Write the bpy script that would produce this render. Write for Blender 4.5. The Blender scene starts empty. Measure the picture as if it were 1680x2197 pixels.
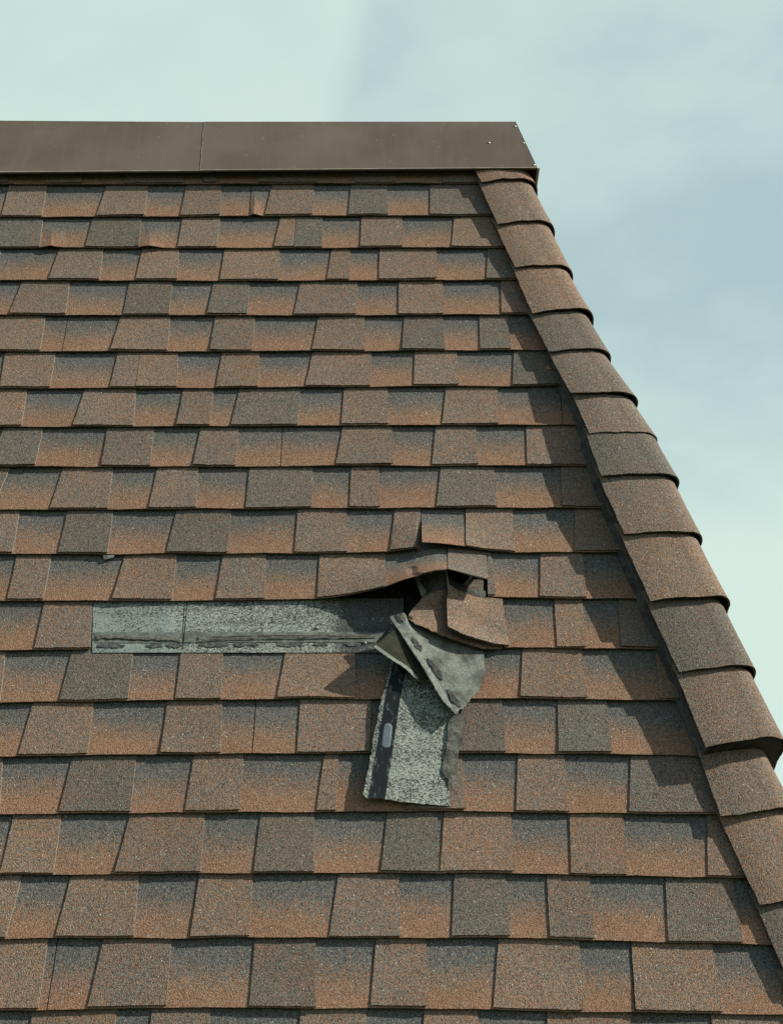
import bpy, bmesh, math, random
from mathutils import Vector, Matrix, noise

sc = bpy.context.scene
random.seed(11)

# ------------------------------------------------------------------ camera
PITCH = math.radians(78.0)                  # steepness of the mansard roof
CAMZ = 3.4
TH = math.atan(3902/3051.0)                 # angle between view axis and roof slope
PHI = PITCH-TH
Z0 = .143*50.5*math.cos(TH)
Y0 = (1098.5-398)/3051.0*Z0
cam = bpy.data.cameras.new('camera')
co = bpy.data.objects.new('camera', cam)
sc.collection.objects.link(co)
co.location = (0, 0, CAMZ)
co.rotation_euler = (math.pi/2+PHI, 0, 0)
cam.sensor_fit = 'VERTICAL'
cam.sensor_height = 24
cam.lens = 24*3051/2197.0
cam.clip_start = .05
cam.clip_end = 3000
sc.camera = co

# roof frame: u to the right, t down the slope, h out of the slope
ORG = Vector((0, Z0*math.cos(PHI)-Y0*math.sin(PHI), CAMZ+Z0*math.sin(PHI)+Y0*math.cos(PHI)))
XV = Vector((1, 0, 0))
TV = Vector((0, -math.cos(PITCH), -math.sin(PITCH)))
NV = Vector((0, -math.sin(PITCH), math.cos(PITCH)))
def W(u, t, h): return ORG+XV*u+TV*t+NV*h
HU0, HK = .415, math.cos(PITCH)             # hip line u = HU0 + HK*t

# ------------------------------------------------------------------ light
SUN = (XV*1.95-TV*1.3+NV*1.0).normalized()
sl = bpy.data.lights.new('sun', 'SUN')
sl.energy = 5.0
sl.angle = math.radians(.5)
sl.color = (1.0, .95, .86)
so = bpy.data.objects.new('sun', sl)
sc.collection.objects.link(so)
so.rotation_euler = SUN.to_track_quat('Z', 'Y').to_euler()
so.location = (6, -4, 9)

world = bpy.data.worlds.new('World')
sc.world = world
world.use_nodes = True
nt = world.node_tree
nt.nodes.clear()
def nn(tree, kind, **kw):
    n = tree.nodes.new(kind)
    for k, v in kw.items():
        if k.startswith('i_'): n.inputs[k[2:].replace('_', ' ')].default_value = v
        else: setattr(n, k, v)
    return n
def mth(tree, op, a, b=None, c=None, clamp=False):
    n = tree.nodes.new('ShaderNodeMath'); n.operation = op; n.use_clamp = clamp
    for i, v in enumerate((a, b, c)):
        if v is None: continue
        if isinstance(v, (int, float)): n.inputs[i].default_value = v
        else: tree.links.new(v, n.inputs[i])
    return n.outputs[0]
def mix(tree, f, a, b, typ='MIX'):
    n = tree.nodes.new('ShaderNodeMix'); n.data_type = 'RGBA'; n.blend_type = typ
    for i, v in ((0, f), (6, a), (7, b)):
        if isinstance(v, (int, float)): n.inputs[i].default_value = v
        elif isinstance(v, tuple): n.inputs[i].default_value = (*v, 1) if len(v) == 3 else v
        else: tree.links.new(v, n.inputs[i])
    return n.outputs[2]
def smooth(tree, v, lo, hi, a=0., b=1.):
    n = tree.nodes.new('ShaderNodeMapRange'); n.interpolation_type = 'SMOOTHSTEP'
    tree.links.new(v, n.inputs[0])
    for i, q in enumerate((lo, hi, a, b)): n.inputs[i+1].default_value = q
    return n.outputs[0]
def noi(tree, vec, scale, detail=3, rough=.5):
    n = tree.nodes.new('ShaderNodeTexNoise')
    n.inputs['Scale'].default_value = scale; n.inputs['Detail'].default_value = detail; n.inputs['Roughness'].default_value = rough
    if vec is not None: tree.links.new(vec, n.inputs['Vector'])
    return n.outputs[0]

sky = nn(nt, 'ShaderNodeTexSky', sky_type='NISHITA', sun_disc=False)
sky.sun_elevation = math.asin(SUN.z)
sky.sun_rotation = math.atan2(SUN.x, SUN.y)
tc = nn(nt, 'ShaderNodeTexCoord')
sp = nn(nt, 'ShaderNodeSeparateXYZ')
nt.links.new(tc.outputs['Generated'], sp.inputs[0])
yy = mth(nt, 'MAXIMUM', sp.outputs[1], .15)
az = mth(nt, 'DIVIDE', sp.outputs[0], yy)
el = mth(nt, 'DIVIDE', sp.outputs[2], yy)
mp = nn(nt, 'ShaderNodeMapping'); mp.inputs['Scale'].default_value = (1.0, 1.0, 1.9); mp.inputs['Rotation'].default_value = (0, .5, .2)
nt.links.new(tc.outputs['Generated'], mp.inputs[0])
n1 = noi(nt, mp.outputs[0], 3.2, 5, .52)
n2 = noi(nt, mp.outputs[0], 9.0, 4, .5)
nz = mth(nt, 'ADD', mth(nt, 'MULTIPLY', mth(nt, 'SUBTRACT', n1, .5), 1.0), mth(nt, 'MULTIPLY', mth(nt, 'SUBTRACT', n2, .5), .35))
# bank of bright thin cloud up left with a slanting edge
edge = mth(nt, 'ADD', az, mth(nt, 'MULTIPLY', el, -.16))
bank = smooth(nt, mth(nt, 'ADD', edge, mth(nt, 'MULTIPLY', nz, .035)), -.215, -.135, 1., 0.)
bank = mth(nt, 'MULTIPLY', bank, mth(nt, 'ADD', .72, mth(nt, 'MULTIPLY', nz, 1.1), clamp=True))
# pale cloud low on the right
low = smooth(nt, mth(nt, 'ADD', el, mth(nt, 'MULTIPLY', nz, .35)), .46, .72, 1., 0.)
base = smooth(nt, mth(nt, 'SUBTRACT', nz, mth(nt, 'MULTIPLY', az, .10)), -.15, .19, .10, .58)
cf = mth(nt, 'MAXIMUM', mth(nt, 'MAXIMUM', bank, mth(nt, 'MULTIPLY', low, .95)), base)
front = smooth(nt, sp.outputs[1], -.25, .35)
cf2 = mth(nt, 'MULTIPLY', cf, mth(nt, 'ADD', mth(nt, 'MULTIPLY', front, .8), .2), clamp=True)
blue = mix(nt, mth(nt, 'MULTIPLY', front, .9), sky.outputs[0], (4.25, 5.8, 6.2))
skyc = mix(nt, cf2, blue, (6.8, 8.45, 7.65))
bg = nn(nt, 'ShaderNodeBackground', i_Strength=.1)
nt.links.new(skyc, bg.inputs[0])
wo = nn(nt, 'ShaderNodeOutputWorld')
nt.links.new(bg.outputs[0], wo.inputs[0])

sc.view_settings.view_transform = 'Standard'
sc.view_settings.look = 'None'
sc.view_settings.exposure = 0.0
sc.view_settings.gamma = 1.0
sc.render.engine = 'CYCLES'

# ------------------------------------------------------------------ data (metres on the roof slope: u, t, h)
DATA = {"top0":[[-1.2197,-.1316],[-.7624,-.1325],[-.3051,-.1363],[.0,-.1368],[.3633,-.1368],[1.2208,-.1381]],
"C":[[[[-1.2197,.0109],[-.7624,.01],[-.3051,.0062],[.0,.0057],[.3633,.0057],[1.2208,.0044]],
[[[-2.7,-2.7],None]],
[["g",[-2.7,-2.7],[-2.5006,-2.5162]],
["m",[-2.3696,-2.3744],[-2.1895,-2.2055]],
["b",[-2.087,-2.1105],[-1.9608,-1.9651]],
["b",[-1.8331,-1.8465],[-1.7109,-1.7357]],
["b",[-1.582,-1.5957],[-1.48,-1.4839]],
["m",[-1.3404,-1.343],[-1.2168,-1.1917]],
["m",[-1.0984,-1.0764],[-.9833,-.9632]],
["m",[-.8482,-.8316],[-.6619,-.6477]],
["m",[-.5963,-.5852],[-.5552,-.5444]],
["m",[-.4229,-.4149],[-.2348,-.2298]],
["m",[-.1169,-.1144],[.0156,.0136]],
["m",[.1631,.1579],None]],
[]],
[[[-1.1935,.1652],[-.7462,.163],[-.2987,.1587],[.0,.1576],[.3557,.1561],[1.1953,.1544]],
[[[-2.7,-2.7],[-.4381,-.4343]],
[[-.4381,-.4343],None]],
[["m",[-2.7,-2.7],[-2.6238,-2.6387]],
["m",[-2.4824,-2.4951],[-2.2976,-2.3152]],
["g",[-2.1684,-2.1686],[-1.9843,-2.0048]],
["b",[-1.7899,-1.7969],[-1.6651,-1.6778]],
["m",[-1.498,-1.5131],[-1.3893,-1.4105]],
["b",[-1.1932,-1.1885],[-1.0727,-1.0635]],
["m",[-.889,-.9001],[-.757,-.751]],
["m",[-.6393,-.6446],[-.5292,-.5206]],
["m",[-.3738,-.3864],[-.2401,-.2398]],
["g",[-.1271,-.1322],[-.0136,-.0091]],
["g",[.1201,.1162],None]],
[[[-.4276,.08],[-.4133,.04],[-.3946,.0]]]],
[[[-1.17,.3036],[-.7312,.3045],[-.2925,.3045],[.0,.3036],[.3482,.3036],[1.17,.3036]],
[[[-2.7,-2.7],None]],
[["b",[-2.7,-2.7],[-2.5076,-2.5101]],
["g",[-2.3172,-2.3311],[-2.1851,-2.196]],
["b",[-2.0667,-2.0778],[-1.9032,-1.9049]],
["m",[-1.7359,-1.7395],[-1.5658,-1.5791]],
["b",[-1.4377,-1.4534],[-1.3331,-1.353]],
["g",[-1.2071,-1.213],[-1.062,-1.0502]],
["g",[-.9127,-.9145],[-.7623,-.7526]],
["m",[-.638,-.6394],[-.5217,-.5204]],
["b",[-.3392,-.3523],[-.2911,-.2907]],
["g",[-.2911,-.2907],[-.2094,-.2062]],
["m",[-.0919,-.094],[.0331,.0339]],
["b",[.1907,.1785],None]],
[[[-1.0577,.0],[-1.0368,.03],[-1.0185,.07],[-1.0002,.03],[-.9767,.0]],
[[-.7678,.0],[-.7469,.03],[-.726,.08],[-.6998,.04],[-.6737,.0]]]],
[[[-1.1462,.4443],[-.7162,.4463],[-.2864,.4483],[.0,.4453],[.3412,.4427],[1.1467,.4413]],
[[[-2.7,-2.7],None]],
[["m",[-2.7,-2.7],[-2.5912,-2.5946]],
["b",[-2.4468,-2.4516],[-2.3175,-2.333]],
["b",[-2.1231,-2.1334],[-1.9456,-1.9528]],
["m",[-1.8438,-1.8678],[-1.6703,-1.6944]],
["m",[-1.562,-1.571],[-1.4595,-1.4639]],
["g",[-1.3264,-1.3323],[-1.1648,-1.1718]],
["m",[-.994,-1.0047],[-.8605,-.8528]],
["b",[-.7454,-.7489],[-.6345,-.6246]],
["b",[-.4996,-.5019],[-.3337,-.3296]],
["m",[-.1794,-.1901],[-.1229,-.1227]],
["m",[-.0366,-.0378],[.1345,.133]],
["g",[.2877,.2762],None]],
[]],
[[[-1.1215,.59],[-.7008,.591],[-.2803,.5919],[.0,.59],[.3338,.5885],[1.1221,.5862]],
[[[-2.7,-2.7],None]],
[["b",[-2.52,-2.5333],[-2.4078,-2.4159]],
["b",[-2.2496,-2.2632],[-2.0889,-2.1038]],
["b",[-1.9152,-1.9167],[-1.8038,-1.809]],
["m",[-1.6599,-1.6742],[-1.4602,-1.4798]],
["g",[-1.3432,-1.3443],[-1.2423,-1.2463]],
["m",[-1.0824,-1.0947],[-.9413,-.9315]],
["g",[-.7686,-.7679],[-.6414,-.6353]],
["g",[-.5215,-.5277],[-.4149,-.4112]],
["m",[-.2674,-.2801],[-.0984,-.1011]],
["b",[.0205,.019],[.1497,.1491]],
["b",[.3188,.3138],None]],
[]],
[[[-1.0969,.7351],[-.6855,.7351],[-.2742,.7351],[.0,.7323],[.3267,.7302],[1.0981,.7278]],
[[[-2.7,-2.7],[-.9277,-.9224]],
[[-.9277,-.9224],None]],
[["g",[-2.7,-2.7],[-2.5807,-2.5948]],
["m",[-2.3879,-2.3891],[-2.2737,-2.2841]],
["m",[-2.0965,-2.1096],[-1.9711,-1.9719]],
["g",[-1.8213,-1.842],[-1.6323,-1.6434]],
["b",[-1.5104,-1.5227],[-1.3665,-1.3785]],
["m",[-1.1678,-1.178],[-.9904,-.9826]],
["b",[-.7772,-.7869],[-.6333,-.6254]],
["m",[-.5064,-.5089],[-.3901,-.389]],
["m",[-.2106,-.2227],[-.0762,-.0734]],
["g",[.0361,.0284],[.1464,.1508]],
["g",[.2508,.2473],[.3371,.3355]]],
[]],
[[[-1.073,.8756],[-.6706,.8756],[-.2684,.8721],[.0,.8695],[.3198,.8669],[1.0748,.8652]],
[[[-2.7,-2.7],None]],
[["m",[-2.6632,-2.6651],[-2.4676,-2.4743]],
["m",[-2.299,-2.3154],[-2.1462,-2.1541]],
["m",[-1.9561,-1.9679],[-1.8265,-1.8496]],
["m",[-1.6365,-1.6584],[-1.5154,-1.5251]],
["g",[-1.4114,-1.4293],[-1.2243,-1.2468]],
["b",[-1.084,-1.0723],[-.9408,-.9335]],
["m",[-.7676,-.7717],[-.7048,-.6999]],
["b",[-.7048,-.6999],[-.5969,-.5865]],
["b",[-.4748,-.4822],[-.3693,-.364]],
["m",[-.2217,-.2371],[-.055,-.0565]],
["m",[.0648,.0599],[.184,.186]],
["g",[.3421,.3308],None]],
[]],
[[[-1.0491,1.0169],[-.6558,1.016],[-.2624,1.0127],[.0,1.011],[.3126,1.0102],[1.0505,1.0085]],
[[[-2.7,-2.7],[.4637,.4592]],
[[.4637,.4592],None]],
[["g",[-2.7,-2.7],[-2.5615,-2.5835]],
["m",[-2.3832,-2.4035],[-2.2716,-2.2719]],
["m",[-2.0794,-2.0795],[-1.9575,-1.9676]],
["b",[-1.8103,-1.8219],[-1.6415,-1.643]],
["g",[-1.4748,-1.499],[-1.362,-1.3632]],
["b",[-1.1952,-1.2193],[-.9981,-.9889]],
["b",[-.8421,-.8542],[-.6992,-.6904]],
["m",[-.5721,-.5758],[-.4872,-.4855]],
["g",[-.4176,-.4308],[-.2487,-.2506]],
["m",[-.1306,-.1358],[-.0096,-.007]],
["b",[.1489,.1349],[.2917,.2895]]],
[]],
[[[-1.0255,1.1559],[-.641,1.1551],[-.2564,1.1543],[.0,1.1527],[.3054,1.1519],[1.0263,1.1511]],
[[[-2.7,-2.7],[-.2925,-.2906]],
[[-.2925,-.2906],None]],
[["m",[-2.5157,-2.5401],[-2.3952,-2.4088]],
["m",[-2.2867,-2.3074],[-2.1029,-2.1255]],
["b",[-1.915,-1.917],[-1.8109,-1.8173]],
["b",[-1.6548,-1.6576],[-1.4852,-1.4859]],
["g",[-1.3326,-1.3444],[-1.1552,-1.1704]],
["g",[-1.039,-1.0628],[-.9337,-.931]],
["m",[-.7625,-.7604],[-.6368,-.63]],
["m",[-.513,-.5202],[-.4093,-.4063]],
["m",[-.1315,-.1464],[.0023,.0046]],
["m",[.1174,.1053],[.2278,.2289]],
["b",[.3607,.3539],None]],
[]],
[[[-1.0014,1.2979],[-.6259,1.2979],[-.2505,1.2949],[.0,1.2934],[.2983,1.2934],[1.0022,1.2934]],
[[[-2.7,-2.7],None]],
[["b",[-2.6301,-2.6303],[-2.4591,-2.4726]],
["g",[-2.3252,-2.3376],[-2.2103,-2.2144]],
["m",[-2.0731,-2.0871],[-1.9613,-1.9822]],
["g",[-1.8311,-1.836],[-1.643,-1.6541]],
["g",[-1.4718,-1.4822],[-1.2719,-1.294]],
["m",[-1.1098,-1.1126],[-1.0003,-1.0192]],
["b",[-.8614,-.8733],[-.7293,-.7237]],
["m",[-.6147,-.6209],[-.5055,-.4982]],
["g",[-.373,-.3731],[-.2055,-.2025]],
["m",[-.1064,-.1082],[-.0321,-.0282]],
["g",[.1285,.114],[.2708,.2705]],
["m",[.4429,.4359],None]],
[]],
[[[-.9773,1.44],[-.6109,1.4392],[-.2444,1.4375],[.0,1.4361],[.2911,1.4347],[.9786,1.4327]],
[[[-2.7,-2.7],[.0758,.0746]],
[[.0758,.0746],None]],
[["m",[-2.7,-2.7],[-2.5547,-2.5701]],
["g",[-2.3761,-2.3978],[-2.2455,-2.2651]],
["g",[-2.0546,-2.0682],[-1.8638,-1.8807]],
["b",[-1.7011,-1.7258],[-1.5245,-1.5318]],
["m",[-1.3834,-1.3964],[-1.2307,-1.2486]],
["m",[-1.0821,-1.0957],[-.9509,-.9439]],
["g",[-.8295,-.8327],[-.7112,-.7072]],
["g",[-.551,-.5625],[-.4099,-.4078]],
["m",[-.2406,-.2429],[-.1143,-.1082]],
["m",[.0067,-.0031],[.0758,.0746]],
["b",[.1892,.1841],[.3106,.3098]],
["b",[.4693,.456],None]],
[[[-.1091,.0],[-.0044,.04],[.0734,.16]],
[[.0755,.29],[.1354,.25],[.1834,.19],[.2445,.07],[.3101,.0]]]],
[[[-.9534,1.5808],[-.5959,1.5808],[-.2385,1.5781],[.0,1.5739],[.2842,1.5725],[.9534,1.5808]],
[[[-2.7,-2.7],[.1391,.1342]],
[[.1391,.1342],[.2376,.2334]],
[[.2376,.2334],None]],
[["b",[-2.6506,-2.6708],[-2.4705,-2.4942]],
["b",[-2.3685,-2.3691],[-2.2384,-2.2477]],
["m",[-2.1054,-2.1281],[-1.9409,-1.9432]],
["b",[-1.7788,-1.7876],[-1.6212,-1.6447]],
["b",[-1.4927,-1.5082],[-1.3251,-1.3272]],
["g",[-1.2118,-1.2284],[-1.0756,-1.0819]],
["b",[-.9364,-.9357],[-.8485,-.8464]],
["b",[-.6667,-.6805],[-.5356,-.5338]],
["m",[-.422,-.4288],[-.3135,-.3072]],
["b",[-.1802,-.1809],[-.014,-.0158]],
["g",[.1391,.1342],[.2376,.2334]],
["g",[.2376,.2334],[.2494,.2543]],
["m",[.3719,.3607],[.4791,.4756]]],
[[[-.1831,.01],[-.1448,.05],[-.1022,.12],[-.0597,.22],[-.017,.32],[.0256,.46],[.0682,.54],[.1023,.58],[.1338,.61]],
[[.1364,.61],[.1534,.58],[.1961,.5],[.2327,.45]]]],
[[[-.9294,1.7228],[-.5811,1.7202],[-.2325,1.7189],[.0,1.7176],[.2769,1.7162],[.9296,1.7215]],
[[[-2.7,-2.7],None]],
[["m",[-2.7,-2.7],[-2.6432,-2.6558]],
["g",[-2.4629,-2.4742],[-2.3099,-2.3181]],
["m",[-2.1869,-2.1946],[-2.0165,-2.0315]],
["g",[-1.8759,-1.8991],[-1.7456,-1.7512]],
["b",[-1.557,-1.569],[-1.4398,-1.4417]],
["g",[-1.2405,-1.2571],[-1.0418,-1.0458]],
["m",[-.8465,-.8479],[-.728,-.7133]],
["b",[.3962,.3922],[.4653,.4627]],
["m",[.5528,.5435],None]],
[]],
[[[-.905,1.8664],[-.5663,1.8602],[-.2267,1.8559],[.0,1.8553],[.2699,1.8553],[.9054,1.864]],
[[[-2.7,-2.7],None]],
[["b",[-2.7,-2.7],[-2.6071,-2.6308]],
["b",[-2.4772,-2.4831],[-2.3623,-2.3774]],
["m",[-2.2146,-2.2306],[-2.0663,-2.0685]],
["g",[-1.935,-1.9501],[-1.743,-1.7674]],
["m",[-1.6363,-1.6402],[-1.4739,-1.4841]],
["g",[-1.2913,-1.3054],[-1.1455,-1.1501]],
["m",[-1.0442,-1.0545],[-.9158,-.9022]],
["g",[-.7601,-.7682],[-.6135,-.6074]],
["m",[-.5004,-.5],[-.3993,-.393]],
["b",[-.2517,-.2657],[-.0853,-.0829]],
["b",[.3113,.2973],[.4527,.4549]],
["b",[.6261,.6184],None]],
[]],
[[[-.8813,2.0063],[-.5514,2.0004],[-.2207,1.9975],[.0,1.9975],[.2627,1.9975],[.8815,2.0051]],
[[[-2.7,-2.7],[-.3143,-.3138]],
[[-.3143,-.3138],None]],
[["g",[-2.5724,-2.5826],[-2.4568,-2.4749]],
["g",[-2.2874,-2.3014],[-2.1155,-2.1187]],
["g",[-1.974,-1.9777],[-1.8567,-1.879]],
["m",[-1.7278,-1.7526],[-1.6217,-1.6237]],
["b",[-1.4268,-1.4319],[-1.2516,-1.2647]],
["g",[-1.1254,-1.1494],[-.9707,-.9852]],
["b",[-.8309,-.8402],[-.6887,-.6825]],
["m",[-.5197,-.5203],[-.3913,-.3838]],
["m",[-.2117,-.2134],[-.0454,-.0492]],
["g",[.1623,.1516],[.2564,.2587]],
["g",[.3845,.3752],[.4995,.497]]],
[]],
[[[-.8573,2.1477],[-.5363,2.1435],[-.2146,2.1407],[.0,2.1401],[.2555,2.1412],[.8569,2.1501]],
[[[-2.7,-2.7],None]],
[["g",[-2.7,-2.7],[-2.6026,-2.6209]],
["g",[-2.4574,-2.4795],[-2.3042,-2.3161]],
["g",[-2.1488,-2.1546],[-1.9665,-1.9704]],
["g",[-1.8512,-1.8752],[-1.7493,-1.75]],
["m",[-1.607,-1.6167],[-1.4742,-1.4912]],
["b",[-1.335,-1.3414],[-1.1476,-1.157]],
["m",[-.9968,-1.0043],[-.8753,-.8566]],
["g",[-.7199,-.7287],[-.575,-.5702]],
["m",[-.4461,-.4536],[-.3329,-.3312]],
["b",[-.152,-.1654],[-.1185,-.1199]],
["m",[.0375,.0299],[.1599,.1639]],
["m",[.2843,.2718],[.3909,.3896]],
["g",[.5387,.5192],None]],
[]],
[[[-.8335,2.2883],[-.5212,2.2852],[-.2086,2.2836],[.0,2.283],[.2483,2.2841],[.832,2.2967]],
[[[-2.7,-2.7],None]],
[["g",[-2.7,-2.7],[-2.648,-2.6645]],
["b",[-2.4597,-2.482],[-2.2705,-2.279]],
["g",[-2.108,-2.1304],[-1.9773,-1.9974]],
["b",[-1.8194,-1.8247],[-1.6373,-1.6523]],
["m",[-1.4476,-1.4638],[-1.3171,-1.3326]],
["b",[-1.2064,-1.2211],[-1.023,-1.0325]],
["b",[-.8293,-.8327],[-.7232,-.7176]],
["m",[-.5738,-.5895],[-.4089,-.4055]],
["g",[-.2873,-.2939],[-.169,-.1637]],
["g",[-.0096,-.0231],[.1018,.1016]],
["b",[.1152,.1023],[.2631,.2615]],
["b",[.3896,.3811],[.5085,.5017]],
["b",[.6915,.6703],None]],
[]],
[[[-.8099,2.4271],[-.5063,2.4261],[-.2026,2.4251],[.0,2.4251],[.2411,2.4261],[.8076,2.4409]],
[[[-2.7,-2.7],None]],
[["g",[-2.5923,-2.5926],[-2.395,-2.3954]],
["b",[-2.2327,-2.2483],[-2.0484,-2.0693]],
["b",[-1.8659,-1.8881],[-1.7151,-1.7325]],
["g",[-1.5243,-1.5438],[-1.4171,-1.4181]],
["m",[-1.246,-1.2667],[-1.0941,-1.112]],
["m",[-.986,-.9948],[-.7872,-.7953]],
["b",[-.6834,-.6954],[-.5381,-.5311]],
["b",[-.4105,-.4166],[-.2949,-.2927]],
["m",[-.1139,-.1294],[.0168,.0192]],
["g",[.1333,.1239],[.2433,.2468]],
["m",[.3302,.3268],[.4225,.4205]],
["g",[.5825,.5698],[.7281,.7261]]],
[]],
[[[-.7848,2.575],[-.491,2.5704],[-.1964,2.5695],[.0,2.5713],[.2336,2.575],[.7833,2.5843]],
[[[-2.7,-2.7],[-.6922,-.6898]],
[[-.6922,-.6898],[.4952,.4871]],
[[.4952,.4871],None]],
[["m",[-2.599,-2.6145],[-2.4668,-2.49]],
["m",[-2.2718,-2.2946],[-2.1387,-2.1496]],
["m",[-1.9909,-1.9962],[-1.8587,-1.8763]],
["g",[-1.6798,-1.6971],[-1.5499,-1.5627]],
["b",[-1.4435,-1.4559],[-1.3262,-1.3413]],
["m",[-1.1874,-1.1948],[-1.0058,-1.0242]],
["b",[-.8809,-.8862],[-.7111,-.7055]],
["m",[-.598,-.6094],[-.4549,-.4503]],
["g",[-.2835,-.2856],[-.1559,-.15]],
["m",[-.0326,-.0427],[.0725,.0728]],
["b",[.2211,.203],[.3893,.3859]],
["b",[.4952,.4871],[.6636,.6651]]],
[]],
[[[-.7848,2.718],[-.491,2.7134],[-.1964,2.7125],[.0,2.7143],[.2336,2.718],[.7833,2.7273]],
[[[-2.7,-2.7],None]],
[["m",[-2.5392,-2.5534],[-2.4095,-2.4124]],
["b",[-2.2252,-2.2313],[-2.1086,-2.12]],
["g",[-1.9745,-1.9774],[-1.8246,-1.83]],
["b",[-1.6992,-1.7226],[-1.5291,-1.5333]],
["g",[-1.3305,-1.3327],[-1.1547,-1.1707]],
["b",[-.9871,-1.0023],[-.8468,-.8596]],
["b",[-.7212,-.7193],[-.5518,-.5398]],
["m",[-.4816,-.4788],[-.3639,-.3549]],
["m",[-.1828,-.1868],[-.0503,-.0475]],
["b",[.0657,.0543],[.1739,.173]],
["b",[.3114,.3069],[.479,.4728]],
["m",[.6389,.6367],None]],
[]],
[[[-.7848,2.861],[-.491,2.8564],[-.1964,2.8555],[.0,2.8573],[.2336,2.861],[.7833,2.8703]],
[[[-2.7,-2.7],None]],
[["m",[-2.7,-2.7],[-2.5816,-2.5996]],
["g",[-2.451,-2.452],[-2.3012,-2.3093]],
["b",[-2.1322,-2.1397],[-2.0205,-2.0258]],
["b",[-1.8223,-1.831],[-1.7032,-1.706]],
["g",[-1.5497,-1.5593],[-1.3819,-1.4036]],
["b",[-1.2456,-1.253],[-1.1098,-1.1107]],
["b",[-.9339,-.9509],[-.7432,-.7334]],
["g",[-.5533,-.5413],[-.3777,-.3963]],
["g",[-.2571,-.264],[-.1247,-.1052]],
["b",[.0597,.0699],[.1759,.194]],
["b",[.3715,.3907],[.54,.5304]],
["m",[.7073,.7141],[.8994,.8874]],
["g",[1.0098,1.009],[1.1236,1.1165]],
["b",[1.2732,1.2694],None]],
[]],
[[[-.7848,3.004],[-.491,2.9994],[-.1964,2.9985],[.0,3.0003],[.2336,3.004],[.7833,3.0133]],
[[[-2.7,-2.7],None]],
[["m",[-2.7,-2.7],[-2.6468,-2.6542]],
["g",[-2.4843,-2.4887],[-2.3694,-2.389]],
["m",[-2.1752,-2.1772],[-1.9878,-1.9891]],
["b",[-1.8281,-1.8459],[-1.7138,-1.7287]],
["m",[-1.5255,-1.5285],[-1.3784,-1.3997]],
["g",[-1.2213,-1.2251],[-1.1181,-1.133]],
["m",[-.9836,-.9789],[-.7841,-.7862]],
["g",[-.6485,-.6673],[-.5349,-.5464]],
["b",[-.3633,-.3593],[-.2302,-.2309]],
["b",[-.0407,-.0397],[.1566,.1463]],
["g",[.3401,.3209],[.4734,.4709]],
["b",[.5757,.5612],[.7557,.7599]],
["g",[.8691,.8787],[.9925,.9793]],
["g",[1.1559,1.1629],[1.2905,1.2934]]],
[]],
[[[-.7848,3.147],[-.491,3.1424],[-.1964,3.1415],[.0,3.1433],[.2336,3.147],[.7833,3.1563]],
[[[-2.7,-2.7],None]],
[["b",[-2.7,-2.7],[-2.5258,-2.5414]],
["b",[-2.401,-2.4144],[-2.2486,-2.2575]],
["m",[-2.1181,-2.1288],[-1.9636,-1.9675]],
["g",[-1.7681,-1.7699],[-1.604,-1.6186]],
["m",[-1.4907,-1.5073],[-1.3393,-1.3584]],
["b",[-1.2289,-1.2323],[-1.0853,-1.0868]],
["g",[-.9791,-.9878],[-.8318,-.8493]],
["b",[-.6565,-.6397],[-.5424,-.5413]],
["b",[-.4422,-.4284],[-.2568,-.2497]],
["b",[-.1368,-.1252],[.0433,.0571]],
["b",[.1716,.1844],[.3672,.377]],
["b",[.5387,.5224],[.6468,.6475]],
["g",[.8423,.8249],[.9948,1.0016]],
["g",[1.1589,1.1593],None]],
[]],
[[[-.7848,3.29],[-.491,3.2854],[-.1964,3.2845],[.0,3.2863],[.2336,3.29],[.7833,3.2993]],
[[[-2.7,-2.7],None]],
[["b",[-2.7,-2.7],[-2.6463,-2.6485]],
["m",[-2.491,-2.5053],[-2.3558,-2.3701]],
["b",[-2.1799,-2.189],[-2.0798,-2.1018]],
["g",[-1.929,-1.9383],[-1.8067,-1.8251]],
["m",[-1.6633,-1.6881],[-1.5628,-1.5674]],
["m",[-1.4585,-1.467],[-1.3077,-1.326]],
["g",[-1.1635,-1.1696],[-1.0242,-1.0303]],
["b",[-.9019,-.8987],[-.7021,-.6993]],
["g",[-.544,-.5257],[-.4247,-.4207]],
["b",[-.2673,-.2496],[-.0976,-.1049]],
["b",[.0328,.0255],[.1628,.1675]],
["b",[.3162,.3306],[.4431,.4576]],
["b",[.5746,.5677],[.7544,.7382]],
["b",[.872,.8533],[1.0715,1.0892]],
["b",[1.1761,1.1835],None]],
[]]],
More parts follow.
